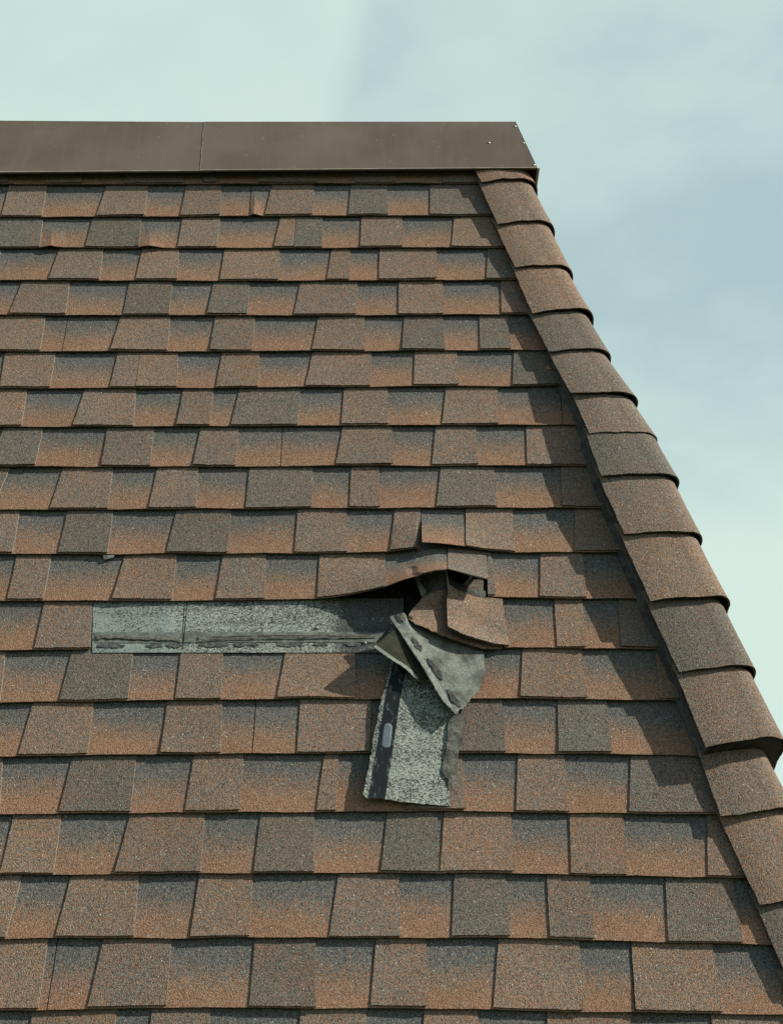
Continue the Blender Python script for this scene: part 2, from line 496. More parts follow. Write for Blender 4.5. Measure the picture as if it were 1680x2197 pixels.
"caps":[[[.2358,-.1181,.03],[.2783,.0323,.036],.0131,"r"],[[.2728,.0325,.03],[.3191,.2291,.037],.2088,"m"],[[.3144,.2303,.03],[.3613,.4211,.037],.4091,"b"],[[.3577,.4214,.03],[.3996,.6164,.04],.5918,"b"],[[.395,.6157,.032],[.4357,.7678,.046],.757,"g"],[[.4363,.7634,.036],[.4809,.9413,.06],.9454,"n"],[[.4862,.9344,.05],[.5177,1.0869,.068],1.0917,"n"],[[.5105,1.0899,.064],[.5339,1.238,.073],1.2426,"g"],[[.5314,1.2383,.064],[.575,1.4216,.072],1.4251,"m"],[[.5692,1.4233,.062],[.6171,1.6243,.07],1.6149,"b"],[[.6123,1.6228,.058],[.6628,1.8164,.066],1.8039,"g"],[[.6576,1.8191,.056],[.6969,2.0079,.066],1.9886,"m"],[[.6868,1.9891,.024],[.7137,2.164,.034],2.1441,"m"],[[.7142,2.1615,.022],[.7673,2.3639,.032],2.3456,"b"],[[.7626,2.3628,.022],[.8034,2.5371,.032],2.5181,"g"],[[.7974,2.5411,.022],[.8494,2.7371,.032],2.7181,"b"],[[.8434,2.7411,.022],[.8954,2.9371,.032],2.9181,"m"],[[.8894,2.9411,.022],[.9414,3.1371,.032],3.1181,"g"],[[.9354,3.1411,.022],[.9874,3.3371,.032],3.3181,"b"]],
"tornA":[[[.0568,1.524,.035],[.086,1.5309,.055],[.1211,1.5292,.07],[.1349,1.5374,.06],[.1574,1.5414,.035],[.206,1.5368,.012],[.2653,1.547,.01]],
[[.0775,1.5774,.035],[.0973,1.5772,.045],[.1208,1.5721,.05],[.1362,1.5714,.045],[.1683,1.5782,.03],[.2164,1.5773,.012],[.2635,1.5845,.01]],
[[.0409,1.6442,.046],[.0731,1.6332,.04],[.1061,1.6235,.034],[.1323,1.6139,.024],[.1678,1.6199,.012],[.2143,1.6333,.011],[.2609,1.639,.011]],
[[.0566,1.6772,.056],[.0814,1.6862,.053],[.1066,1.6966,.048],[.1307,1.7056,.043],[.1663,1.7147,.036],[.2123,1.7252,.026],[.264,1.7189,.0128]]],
"tornB":[[[.1382,1.5648,.06],[.1609,1.5714,.045],[.1991,1.5774,.028],[.2349,1.5765,.02],[.2696,1.5763,.014]],
[[.1333,1.6047,.052],[.1643,1.6141,.045],[.1995,1.6214,.035],[.2351,1.6224,.024],[.2725,1.6254,.016]],
[[.1329,1.6475,.053],[.1653,1.6595,.046],[.2005,1.6641,.032],[.2355,1.6699,.024],[.2765,1.6708,.017]],
[[.1332,1.6893,.064],[.1726,1.7067,.056],[.2072,1.713,.046],[.2444,1.717,.034],[.2801,1.7119,.0185]]],
"tornEdge":[[[.0543,1.5318,.044],[.066,1.5335,.05]],
[[.0618,1.5535,.044],[.0739,1.5606,.05]],
[[.0673,1.5708,.042],[.0831,1.5764,.05]],
[[.0726,1.5852,.038],[.0836,1.5827,.044]]],
"arch":[[.06,1.5349,.052],[.0811,1.5345,.062],[.1022,1.533,.07],[.121,1.5318,.074],[.1311,1.5347,.072],[.1345,1.546,.066],[.1364,1.5669,.063],[.1378,1.5819,.06]],
"patch":[[[.1895,1.5221,.02],[.2086,1.5226,.02],[.2257,1.5244,.02]],
[[.1815,1.5482,.02],[.2028,1.5511,.02],[.2245,1.554,.02]],
[[.1776,1.5583,.02],[.1999,1.5641,.02],[.224,1.5661,.02]]],
"patchtar":[[[.1717,1.5539,.024],[.2,1.5574,.024],[.2284,1.5582,.024]],
[[.1688,1.5698,.024],[.1994,1.5746,.024],[.2299,1.5784,.024]]],
"hang":[[[.0069,1.7177,.03],[.0184,1.7177,.03],[.0458,1.734,.03],[.087,1.7435,.028],[.116,1.7824,.026],[.1407,1.795,.025]],
[[-.0079,1.8048,.028],[-.0034,1.8061,.028],[.0283,1.8087,.028],[.0812,1.8225,.027],[.1163,1.8732,.025],[.1481,1.8976,.023]],
[[-.0257,1.8764,.026],[-.0156,1.8782,.027],[.0167,1.8846,.027],[.0756,1.8994,.026],[.1111,1.9084,.024],[.1465,1.9148,.022]],
[[-.0406,1.9652,.027],[-.0285,1.967,.028],[.0055,1.972,.028],[.0614,1.9746,.026],[.101,1.9729,.023],[.1361,1.9743,.021]],
[[-.0498,2.0383,.031],[-.0389,2.0395,.031],[-.0032,2.0414,.03],[.0498,2.041,.027],[.0932,2.0394,.024],[.1258,2.0378,.021]],
[[-.0618,2.111,.036],[-.0504,2.1193,.035],[-.0149,2.1204,.033],[.0383,2.1273,.029],[.0851,2.1304,.025],[.1282,2.1317,.021]]],
"tape":[[[.0114,1.7424,.0305],[.0411,1.7531,.0305]],
[[-.0034,1.807,.0295],[.0294,1.8096,.0295]],
[[-.0156,1.8791,.0285],[.0174,1.8855,.0285]],
[[-.0285,1.9679,.0295],[.0061,1.9728,.0295]],
[[-.0389,2.0403,.0325],[-.0026,2.0422,.0315]],
[[-.0498,2.1188,.0362],[-.0145,2.1201,.0342]]],
"label":[[-.0228,1.9833,.0299],[-.0227,1.9863,.0299],[-.022,1.9891,.0299],[-.0207,1.9917,.0299],[-.0188,1.9937,.0299],[-.0165,1.9952,.0299],[-.014,1.9959,.0299],[-.0113,1.9959,.0299],[-.0088,1.9951,.0299],[-.0066,1.9936,.0299],[-.0047,1.9915,.0299],[-.0034,1.9889,.0299],[-.0028,1.986,.0299],[.0018,1.9397,.0299],[.0011,1.9369,.0299],[-.0003,1.9343,.0299],[-.0022,1.9322,.0299],[-.0045,1.9307,.0299],[-.0071,1.9299,.0299],[-.0097,1.93,.0299],[-.0123,1.9308,.0299],[-.0146,1.9323,.0299],[-.0164,1.9345,.0299],[-.0177,1.9371,.0299]],
"fiber":[[[.1355,1.9043,.028],[.151,1.9056,.028],[.1634,1.903,.027]],
[[.128,1.9403,.027],[.1456,1.9428,.027],[.1606,1.9448,.026]],
[[.1236,1.985,.027],[.14,1.985,.027],[.1548,1.9894,.026]],
[[.1135,2.0482,.027],[.1297,2.0458,.027],[.144,2.04,.025]],
[[.127,2.0716,.026],[.1345,2.0716,.026],[.1404,2.0694,.024]],
[[.1308,2.0919,.024],[.134,2.0943,.024],[.1373,2.0933,.023]]],
"blade":[[[-.0425,1.7527,.075],[-.0168,1.7245,.07],[.0135,1.6894,.06]],
[[-.0036,1.7807,.068],[.019,1.753,.06],[.0511,1.7386,.05]],
[[.0324,1.8009,.056],[.0507,1.7814,.05],[.0801,1.7829,.044]],
[[.0649,1.8289,.044],[.0751,1.8212,.042],[.0922,1.8095,.04]]],
"rim":[[[-.0425,1.7537,.0765],[-.0371,1.7471,.075]],
[[-.0036,1.7817,.0695],[.0005,1.7735,.067]],
[[.0324,1.8019,.0575],[.0369,1.7945,.055]],
[[.0592,1.8263,.047],[.0621,1.8178,.045]]],
"fold":[[[-.0048,1.6618,.064],[.029,1.6543,.068],[.0425,1.6678,.046],[.1307,1.688,.018],[.218,1.7258,.013]],
[[.0373,1.7368,.064],[.0584,1.7303,.056],[.0834,1.7227,.042],[.1518,1.7489,.028],[.2182,1.7558,.022]],
[[.0816,1.8153,.058],[.099,1.7946,.05],[.1275,1.7909,.044],[.1726,1.8004,.038],[.2155,1.7973,.033]],
[[.1109,1.8761,.056],[.1315,1.8617,.049],[.1518,1.8548,.046],[.1789,1.8518,.041],[.2054,1.8384,.036]],
[[.1324,1.9054,.054],[.146,1.898,.05],[.1541,1.8912,.047],[.1666,1.8844,.044],[.1799,1.8749,.041]],
[[.1471,1.919,.053],[.1499,1.9138,.051],[.1542,1.9056,.049],[.1604,1.9014,.047],[.1657,1.8964,.045]]],
"blobs":[[[.0273,1.6831,.0649],[.0263,1.6839,.065],[.0251,1.6844,.065],[.0236,1.6846,.0651],[.0223,1.6843,.0651],[.0216,1.6831,.0654],[.0204,1.682,.0658],[.0179,1.6816,.0659],[.017,1.6795,.066],[.0153,1.6779,.066],[.0128,1.677,.0658],[.0122,1.6742,.0658],[.0107,1.6724,.0658],[.0102,1.6699,.0661],[.009,1.6683,.0662],[.0086,1.6663,.0665],[.0075,1.6652,.0666],[.0072,1.6639,.0668],[.0076,1.6622,.0669],[.0082,1.6608,.067],[.009,1.6597,.067],[.0097,1.6592,.067],[.0108,1.6589,.0671],[.0118,1.6592,.0673],[.0131,1.66,.0676],[.0146,1.6607,.0677],[.0173,1.6606,.0679],[.0186,1.6622,.068],[.0205,1.6634,.0679],[.0221,1.6648,.0676],[.0234,1.6665,.0669],[.0251,1.6674,.0658],[.0258,1.6705,.0666],[.0274,1.6721,.0667],[.0277,1.6748,.0666],[.0284,1.6766,.0667],[.0284,1.6786,.0662],[.0278,1.6808,.0659],[.0279,1.6814,.0649],[.0278,1.6823,.0649]],
[[.0702,1.7516,.0556],[.0692,1.7521,.0557],[.0678,1.7531,.057],[.0666,1.7524,.0568],[.0649,1.7515,.0568],[.0634,1.7502,.057],[.0614,1.7493,.0581],[.0588,1.7486,.0594],[.0564,1.747,.0599],[.0536,1.7459,.061],[.052,1.7431,.0614],[.0504,1.7394,.0602],[.0497,1.7361,.0607],[.0489,1.7328,.0607],[.0485,1.7295,.061],[.0482,1.7265,.0611],[.0466,1.7254,.0616],[.0461,1.7233,.0612],[.0462,1.7215,.0612],[.0469,1.7198,.061],[.0477,1.7186,.0609],[.0487,1.718,.0608],[.0502,1.7174,.0602],[.0516,1.7177,.0599],[.0531,1.7183,.0594],[.0548,1.7191,.0584],[.0576,1.7186,.0562],[.0595,1.7193,.0539],[.0596,1.7255,.0574],[.0622,1.7261,.0552],[.0634,1.729,.0546],[.0651,1.7315,.054],[.0676,1.7325,.0523],[.0702,1.7335,.0509],[.0715,1.7386,.0549],[.0711,1.7417,.054],[.0718,1.7437,.0537],[.0712,1.7471,.0547],[.0713,1.7488,.0549],[.0708,1.7503,.055]],
[[.1175,1.8276,.0504],[.1161,1.8283,.0505],[.1144,1.8282,.0507],[.1118,1.8282,.0516],[.1102,1.8262,.0518],[.1083,1.8235,.052],[.1053,1.8213,.0526],[.1035,1.8172,.0529],[.1003,1.8137,.0531],[.097,1.8103,.0538],[.094,1.8065,.0544],[.0925,1.801,.0542],[.0907,1.7955,.0535],[.0873,1.7932,.0555],[.0863,1.7877,.0545],[.0835,1.7853,.0554],[.0823,1.7818,.0551],[.082,1.7781,.0544],[.082,1.7755,.0544],[.0825,1.7733,.0542],[.0835,1.7719,.0539],[.0847,1.7712,.0535],[.0861,1.7712,.0529],[.0879,1.7721,.0525],[.0906,1.7727,.0513],[.0929,1.7755,.0518],[.0957,1.7783,.0517],[.0991,1.7806,.0505],[.1011,1.7847,.0497],[.1039,1.7894,.0504],[.1079,1.7922,.0493],[.11,1.7971,.0491],[.1127,1.8017,.0495],[.114,1.8066,.0493],[.1162,1.8104,.049],[.1173,1.8148,.0495],[.1172,1.8195,.05],[.1181,1.8222,.05],[.1183,1.8246,.0499],[.118,1.8264,.05]],
[[.157,1.9,.0489],[.156,1.9006,.0492],[.1544,1.9007,.0496],[.153,1.8999,.0497],[.1508,1.899,.0502],[.1487,1.8973,.0504],[.1471,1.8944,.0506],[.1443,1.8922,.051],[.1403,1.8907,.0517],[.1368,1.8884,.0521],[.1355,1.884,.0523],[.1333,1.88,.052],[.1317,1.8759,.0522],[.131,1.8709,.0516],[.1297,1.8671,.0515],[.1284,1.8639,.0516],[.1271,1.8612,.0515],[.1261,1.859,.0514],[.1261,1.8566,.051],[.1264,1.855,.051],[.1271,1.8535,.0504],[.1282,1.8531,.0503],[.1298,1.853,.0502],[.1317,1.8532,.0497],[.1336,1.8546,.0496],[.1358,1.8565,.0497],[.1388,1.858,.0493],[.1402,1.8617,.0491],[.142,1.8656,.0493],[.1444,1.8689,.049],[.1472,1.8722,.049],[.1489,1.8764,.0489],[.152,1.8789,.0482],[.1545,1.8819,.048],[.1571,1.8843,.0475],[.1576,1.8881,.0474],[.1584,1.8911,.0474],[.1579,1.8949,.0481],[.158,1.8971,.0484],[.1578,1.8988,.0486]]],
"strip":[[[-.7284,1.5681,.0045],[-.6228,1.5681,.0045],[-.501,1.5681,.0045],[-.352,1.5681,.0045],[-.1715,1.5681,.0045],[-.0812,1.5681,.0045],[.0293,1.5681,.0045]],
[[-.7115,1.7145,.0085],[-.6061,1.7145,.0085],[-.495,1.7145,.0085],[-.3426,1.7145,.0085],[-.1669,1.7145,.0085],[-.0791,1.7145,.0085],[.0285,1.7145,.0085]],
[[-.7107,1.7209,.0088],[-.6054,1.7209,.0088],[-.4944,1.7209,.0088],[-.3422,1.7209,.0088],[-.1667,1.7209,.0088],[-.079,1.7209,.0088],[.0285,1.7209,.0088]]],
"seal":[[[[-.7111,1.6695,.0092],[-.5003,1.6695,.0092]],
[[-.7072,1.6995,.0094],[-.4993,1.6995,.0094]]],
[[[-.4976,1.6696,.0094],[-.3453,1.6696,.0094],[-.1682,1.6696,.0094],[-.0177,1.6696,.0094]],
[[-.4968,1.6986,.0096],[-.3435,1.6986,.0096],[-.1673,1.6986,.0096],[-.0396,1.6986,.0096]]]],
"bead1":[[-.7078,1.6859,.011],[-.662,1.6841,.0115],[-.6087,1.6873,.0115],[-.5556,1.6894,.0115],[-.5203,1.6901,.011],[-.5,1.6968,.01]],
"bead2":[[-.4626,1.6838,.011],[-.4515,1.6935,.013],[-.4229,1.6919,.013],[-.3658,1.6893,.013],[-.2998,1.6872,.013],[-.2117,1.6867,.013],[-.1235,1.6866,.012],[-.0353,1.6859,.011]],
"bead3":[[-.4326,1.6839,.0112],[-.3445,1.6808,.0112],[-.2562,1.6792,.0112],[-.1679,1.6797,.0112],[-.0398,1.6808,.0112]],
"dash":[[[[-.6993,1.7047,.0102],[-.6777,1.7016,.0102],[-.6557,1.7016,.0102],[-.6334,1.7047,.0102]],
[[-.6985,1.7111,.0104],[-.6761,1.7142,.0104],[-.6542,1.7142,.0104],[-.6326,1.7111,.0104]]],
[[[-.5849,1.7052,.0102],[-.572,1.7026,.0102],[-.5588,1.7026,.0102],[-.5453,1.7052,.0102]],
[[-.5843,1.7106,.0104],[-.5709,1.7132,.0104],[-.5577,1.7132,.0104],[-.5448,1.7106,.0104]]],
[[[-.5366,1.7042,.0102],[-.5245,1.7011,.0102],[-.512,1.7011,.0102],[-.4993,1.7042,.0102]],
[[-.536,1.7106,.0104],[-.5233,1.7137,.0104],[-.5108,1.7137,.0104],[-.4987,1.7106,.0104]]],
[[[-.4577,1.7016,.0102],[-.4345,1.6985,.0102],[-.411,1.6985,.0102],[-.3873,1.7016,.0102]],
[[-.4571,1.708,.0104],[-.4334,1.7111,.0104],[-.41,1.7111,.0104],[-.3868,1.708,.0104]]],
[[[-.374,1.7021,.0102],[-.3661,1.6995,.0102],[-.3581,1.6995,.0102],[-.3498,1.7021,.0102]],
[[-.3737,1.7074,.0104],[-.3654,1.71,.0104],[-.3574,1.71,.0104],[-.3495,1.7074,.0104]]],
[[[-.341,1.7024,.0102],[-.3331,1.7,.0102],[-.325,1.7,.0102],[-.3168,1.7024,.0102]],
[[-.3407,1.7072,.0104],[-.3325,1.7095,.0104],[-.3244,1.7095,.0104],[-.3165,1.7072,.0104]]],
[[[-.2729,1.7008,.0102],[-.2525,1.6979,.0102],[-.2319,1.6979,.0102],[-.2113,1.7008,.0102]],
[[-.2726,1.7067,.0104],[-.2519,1.7095,.0104],[-.2314,1.7095,.0104],[-.211,1.7067,.0104]]],
[[[-.1848,1.7016,.0102],[-.1746,1.6995,.0102],[-.1644,1.6995,.0102],[-.154,1.7016,.0102]],
[[-.1847,1.7059,.0104],[-.1744,1.708,.0104],[-.1641,1.708,.0104],[-.1539,1.7059,.0104]]],
[[[-.11,1.7005,.0102],[-.0998,1.6979,.0102],[-.0895,1.6979,.0102],[-.0792,1.7005,.0102]],
[[-.1099,1.7059,.0104],[-.0996,1.7085,.0104],[-.0894,1.7085,.0104],[-.0792,1.7059,.0104]]]],
"seamline":[[-.4973,1.5796,.0085],[-.4956,1.7156,.0102]],
"nails":[[-.1793,1.6565,.0095],[-.0634,1.7002,.0105]],
"scrap1":[[-.7203,1.4414,.0125],[-.7142,1.4443,.0125],[-.7027,1.4428,.0125],[-.6901,1.4414,.0125],[-.6937,1.45,.0125],[-.706,1.4543,.0125],[-.7151,1.4558,.0125]],
"scrap2":[[.4326,.7887,.014],[.4367,.7851,.014],[.4384,.7976,.014],[.4445,.803,.014],[.4365,.8065,.014],[.4278,.8012,.014]],
"coping":{"bl":[-1.2174,-.011,.042],"br":[.4535,-.0314,.042],"tl":[-1.262,-.2736,.042],"tj":[-.6019,-.2663,.042],"bj":[-.595,-.0201,.042],"tr":[.3977,-.2663,.042]},"screws":[[.3958,-.2419,.044],[.4186,-.1555,.044],[.4446,-.0468,.044],[.309,-.1571,.044]]}

# ------------------------------------------------------------------ materials
def newmat(name):
    m = bpy.data.materials.new(name); m.use_nodes = True
    t = m.node_tree
    return m, t, t.nodes['Principled BSDF'], t.nodes.new('ShaderNodeTexCoord').outputs['Object']
def bump(t, h, strength, dist, b):
    n = t.nodes.new('ShaderNodeBump'); n.inputs['Strength'].default_value = strength; n.inputs['Distance'].default_value = dist
    t.links.new(h, n.inputs['Height']); t.links.new(n.outputs[0], b.inputs['Normal'])
def granule_material():
    m, t, b, obj = newmat('mineral_granules')
    at = t.nodes.new('ShaderNodeAttribute'); at.attribute_name = 'tone'
    sep = t.nodes.new('ShaderNodeSeparateColor'); t.links.new(at.outputs['Color'], sep.inputs[0])
    vo = t.nodes.new('ShaderNodeTexVoronoi'); vo.inputs['Scale'].default_value = 470
    t.links.new(obj, vo.inputs['Vector'])
    vs = t.nodes.new('ShaderNodeSeparateColor'); t.links.new(vo.outputs['Color'], vs.inputs[0])
    big = noi(t, obj, 9, 3, .6)
    mid = noi(t, obj, 60, 3, .6)
    wob = mth(t, 'ADD', mth(t, 'MULTIPLY', mth(t, 'SUBTRACT', big, .5), .5), mth(t, 'MULTIPLY', mth(t, 'SUBTRACT', mid, .5), .55))
    amt = mth(t, 'ADD', sep.outputs[0], wob)
    rf = mth(t, 'ADD', mth(t, 'MULTIPLY', mth(t, 'SUBTRACT', amt, vs.outputs[0]), 3.0), .5, clamp=True)
    rust = mix(t, vs.outputs[1], (.166, .086, .046), (.388, .230, .138))
    slate = mix(t, vs.outputs[1], (.042, .049, .048), (.225, .236, .214))
    green = mix(t, vs.outputs[1], (.064, .057, .045), (.292, .254, .196))
    dark = mix(t, sep.outputs[1], slate, green)
    c = mix(t, rf, dark, rust)
    loss = smooth(t, noi(t, obj, 24, 5, .7), .60, .74)
    c = mix(t, mth(t, 'MULTIPLY', loss, .22), c, (.055, .052, .045))
    white = mth(t, 'GREATER_THAN', vs.outputs[2], .996)
    c = mix(t, mth(t, 'MULTIPLY', white, .8), c, (.62, .62, .56))
    sc_ = t.nodes.new('ShaderNodeVectorMath'); sc_.operation = 'SCALE'
    t.links.new(c, sc_.inputs[0])
    dirt = mth(t, 'ADD', .86, mth(t, 'MULTIPLY', noi(t, obj, 3.5, 5, .65), .36))
    t.links.new(mth(t, 'MULTIPLY', sep.outputs[2], dirt), sc_.inputs['Scale'])
    t.links.new(sc_.outputs[0], b.inputs['Base Color'])
    b.inputs['Roughness'].default_value = .9
    b.inputs['Specular IOR Level'].default_value = .25
    bump(t, vo.outputs['Distance'], .9, .0016, b)
    b.inputs['Normal'].links[0].from_node.invert = True
    return m
def simple(name, c1, c2, scale=30, rough=.8, bs=.3, spec=.3, detail=4, thr=None, metal=0., stretch=None, bscale=None, speck=0.):
    m, t, b, obj = newmat(name)
    v = obj
    if stretch:
        mpn = t.nodes.new('ShaderNodeMapping'); mpn.inputs['Scale'].default_value = stretch
        t.links.new(obj, mpn.inputs[0]); v = mpn.outputs[0]
    n = noi(t, v, scale, detail, .62)
    f = smooth(t, n, *(thr or (.3, .7)))
    cc = mix(t, f, c1, c2)
    if speck:
        sn = smooth(t, noi(t, obj, 260, 3, .7), .35, .68)
        cc = mix(t, mth(t, 'MULTIPLY', sn, speck), cc, tuple(q*.30 for q in c2))
    t.links.new(cc, b.inputs['Base Color'])
    b.inputs['Roughness'].default_value = rough
    b.inputs['Specular IOR Level'].default_value = spec
    b.inputs['Metallic'].default_value = metal
    if bs: bump(t, noi(t, v, bscale or scale*3, 4, .6), bs, .002, b)
    return m
def headlap_material():
    m, t, b, obj = newmat('weathered_headlap_granules')
    at = t.nodes.new('ShaderNodeAttribute'); at.attribute_name = 'tone'
    sep = t.nodes.new('ShaderNodeSeparateColor'); t.links.new(at.outputs['Color'], sep.inputs[0])
    vo = t.nodes.new('ShaderNodeTexVoronoi'); vo.inputs['Scale'].default_value = 400
    t.links.new(obj, vo.inputs['Vector'])
    vs = t.nodes.new('ShaderNodeSeparateColor'); t.links.new(vo.outputs['Color'], vs.inputs[0])
    mpn = t.nodes.new('ShaderNodeMapping'); mpn.inputs['Scale'].default_value = (.28, 1, 1)
    t.links.new(obj, mpn.inputs[0])
    st = noi(t, mpn.outputs[0], 38, 4, .6)
    amt = mth(t, 'ADD', sep.outputs[0], mth(t, 'MULTIPLY', mth(t, 'SUBTRACT', st, .5), 1.5))
    f = mth(t, 'ADD', mth(t, 'MULTIPLY', mth(t, 'SUBTRACT', amt, vs.outputs[0]), 3.5), .5, clamp=True)
    pale = mix(t, vs.outputs[1], (.17, .190, .155), (.46, .51, .43))
    film = mix(t, sep.outputs[1], pale, (.25, .305, .27))
    dark = mix(t, vs.outputs[2], (.030, .032, .030), (.105, .110, .096))
    t.links.new(mix(t, f, dark, film), b.inputs['Base Color'])
    b.inputs['Roughness'].default_value = .9
    bump(t, vo.outputs['Distance'], .6, .0015, b)
    return m
def tape_material():
    m, t, b, obj = newmat('black_release_film')
    mpn = t.nodes.new('ShaderNodeMapping'); mpn.inputs['Scale'].default_value = (1.4, 1, .45)
    t.links.new(obj, mpn.inputs[0])
    n = noi(t, mpn.outputs[0], 55, 6, .68)
    f = smooth(t, n, .54, .70)
    t.links.new(mix(t, f, (.010, .014, .016), (.15, .185, .19)), b.inputs['Base Color'])
    b.inputs['Roughness'].default_value = .6
    b.inputs['Specular IOR Level'].default_value = .2
    bump(t, n, .25, .001, b)
    return m
def coping_material():
    m, t, b, obj = newmat('painted_brown_metal')
    mpn = t.nodes.new('ShaderNodeMapping'); mpn.inputs['Scale'].default_value = (1, .12, .12)
    t.links.new(obj, mpn.inputs[0])
    st = noi(t, mpn.outputs[0], 45, 4, .6)
    cl = noi(t, obj, 3.2, 4, .6)
    c = mix(t, smooth(t, cl, .35, .7), (.132, .098, .066), (.172, .138, .098))
    c = mix(t, mth(t, 'MULTIPLY', smooth(t, st, .45, .8), .28), c, (.20, .17, .135))
    # scuffs
    m2 = t.nodes.new('ShaderNodeMapping'); m2.inputs['Scale'].default_value = (.22, 1, 1.6); m2.inputs['Rotation'].default_value = (0, .25, 0)
    t.links.new(obj, m2.inputs[0])
    sc1 = smooth(t, noi(t, m2.outputs[0], 42, 5, .7), .70, .80)
    dots = t.nodes.new('ShaderNodeTexVoronoi'); dots.inputs['Scale'].default_value = 26
    t.links.new(obj, dots.inputs['Vector'])
    ds = smooth(t, dots.outputs['Distance'], .03, .10, 1., 0.)
    c = mix(t, mth(t, 'MULTIPLY', sc1, .45), c, (.38, .36, .31))
    c = mix(t, mth(t, 'MULTIPLY', ds, .5), c, (.40, .37, .31))
    t.links.new(c, b.inputs['Base Color'])
    b.inputs['Roughness'].default_value = .47
    b.inputs['Specular IOR Level'].default_value = .5
    bump(t, noi(t, obj, 2.4, 2, .5), .35, .02, b)
    return m

GR = granule_material()
FELT = simple('cut_shingle_edge', (.135, .112, .080), (.045, .038, .030), 110, .9, .4)
PALE_EDGE = simple('sunlit_cut_edge', (.38, .36, .29), (.22, .20, .15), 200, .9, .4)  # right edges of tabs only: sun on them painted as paler colour
UNDER = simple('asphalt_underside', (.018, .017, .016), (.05, .048, .042), 60, .75, .3)
BLACK = simple('roofing_felt', (.008, .008, .008), (.020, .020, .019), 40, .9, .3)
HEAD = headlap_material()
SEAL = simple('sealant_band', (.105, .120, .098), (.215, .240, .200), 60, .8, .5, thr=(.35, .7))
TAR = simple('dried_tar', (.070, .070, .056), (.19, .192, .158), 90, .55, .5)
BEADM = simple('dusty_tar_bead', (.075, .066, .048), (.20, .195, .160), 110, .7, .5)
DASHM = simple('dark_tar_spot', (.040, .043, .039), (.15, .16, .14), 110, .6, .5)
FOLDM = simple('dusty_shingle_back', (.085, .084, .066), (.250, .282, .235), 22, .9, .8, thr=(.30, .62), detail=8, bscale=90, speck=.75)
RIMM = simple('worn_back_edge', (.15, .165, .138), (.33, .365, .305), 60, .9, .6, detail=6, speck=.6)
BLADEM = simple('dark_shingle_back', (.026, .029, .018), (.075, .076, .050), 26, .85, .35, detail=7, thr=(.42, .8), spec=.15)
SPOTM = simple('rough_dark_sealant', (.030, .031, .028), (.095, .10, .088), 110, .9, .6, speck=.4)
FIBER = simple('torn_felt_fibre', (.050, .050, .042), (.21, .215, .18), 60, .9, .8, detail=8, speck=.8)
TAPE = tape_material()
LABELM = simple('faded_label', (.12, .155, .165), (.17, .21, .215), 80, .5, .1, thr=(.4, .7))
BROWNPATCH = simple('bare_brown_mat', (.10, .082, .058), (.22, .19, .145), 50, .9, .5, stretch=(.3, 1, 1))
VENT = simple('grey_hip_underlay', (.050, .049, .045), (.125, .124, .114), 36, .8, .4)
COP = coping_material()
LIP = simple('bright_folded_lip', (.26, .23, .18), (.42, .39, .33), 20, .4, .05, spec=.5)
SCREW = simple('zinc_screw', (.50, .47, .38), (.66, .63, .52), 60, .3, 0, metal=.8)
CAULK = simple('pale_joint_line', (.22, .20, .165), (.42, .39, .34), 60, .6, .2)
NAILM = simple('galvanised_nail', (.20, .20, .15), (.34, .34, .27), 80, .45, .2, metal=.4)
SCRAPM = simple('pale_felt_scrap', (.12, .13, .12), (.22, .235, .215), 90, .8, .2)
ORANGE = simple('orange_scrap', (.36, .15, .06), (.46, .21, .09), 80, .7, .2)
BRICK = simple('rendered_wall', (.42, .38, .32), (.52, .48, .42), 12, .9, .3)
GRASSM = simple('lawn_ground', (.045, .06, .025), (.085, .10, .045), 2.5, .95, .4)

TONE = {'b': (.42, 1.0, 1.0), 'm': (.34, .80, .95), 'g': (.11, .74, .84), 'r': (.6, .8, .92), 'n': (.20, 1.0, .96), 'x': (.46, .9, 1.0)}

# ------------------------------------------------------------------ object helpers
def empty(name, loc, label=None, cat=None, group=None, kind=None):
    o = bpy.data.objects.new(name, None); sc.collection.objects.link(o)
    o.location = loc; o.empty_display_size = .1
    tag(o, label, cat, group, kind)
    return o
def tag(o, label=None, cat=None, group=None, kind=None):
    if label: o['label'] = label
    if cat: o['category'] = cat
    if group: o['group'] = group
    if kind: o['kind'] = kind
def rootloc(p):
    v = Vector((0, 0, 0))
    while p is not None:
        v += p.location; p = p.parent
    return v
class MB:
    """collects faces in world space: verts, faces with material index and tone per corner"""
    def __init__(s): s.v = []; s.f = []; s.m = []; s.c = []
    def add(s, p): s.v.append(p); return len(s.v)-1
    def face(s, ids, mat=0, col=None):
        s.f.append(ids); s.m.append(mat); s.c.append(col or [(0, 0, 1)]*len(ids))
    def build(s, name, mats, parent=None, loc=None, smooth_=False):
        off = rootloc(parent) if parent is not None else (Vector(loc) if loc is not None else Vector((0, 0, 0)))
        me = bpy.data.meshes.new(name)
        me.from_pydata([tuple(p-off) for p in s.v], [], s.f)
        for m in mats: me.materials.append(m)
        me.polygons.foreach_set('material_index', s.m)
        ca = me.color_attributes.new('tone', 'FLOAT_COLOR', 'CORNER')
        flat = []
        for cs in s.c:
            for c in cs: flat.extend((c[0], c[1], c[2], 1.))
        ca.data.foreach_set('color', flat)
        if smooth_: me.polygons.foreach_set('use_smooth', [True]*len(s.f))
        me.update()
        o = bpy.data.objects.new(name, me); sc.collection.objects.link(o)
        if parent is not None: o.parent = parent
        elif loc is not None: o.location = loc
        return o
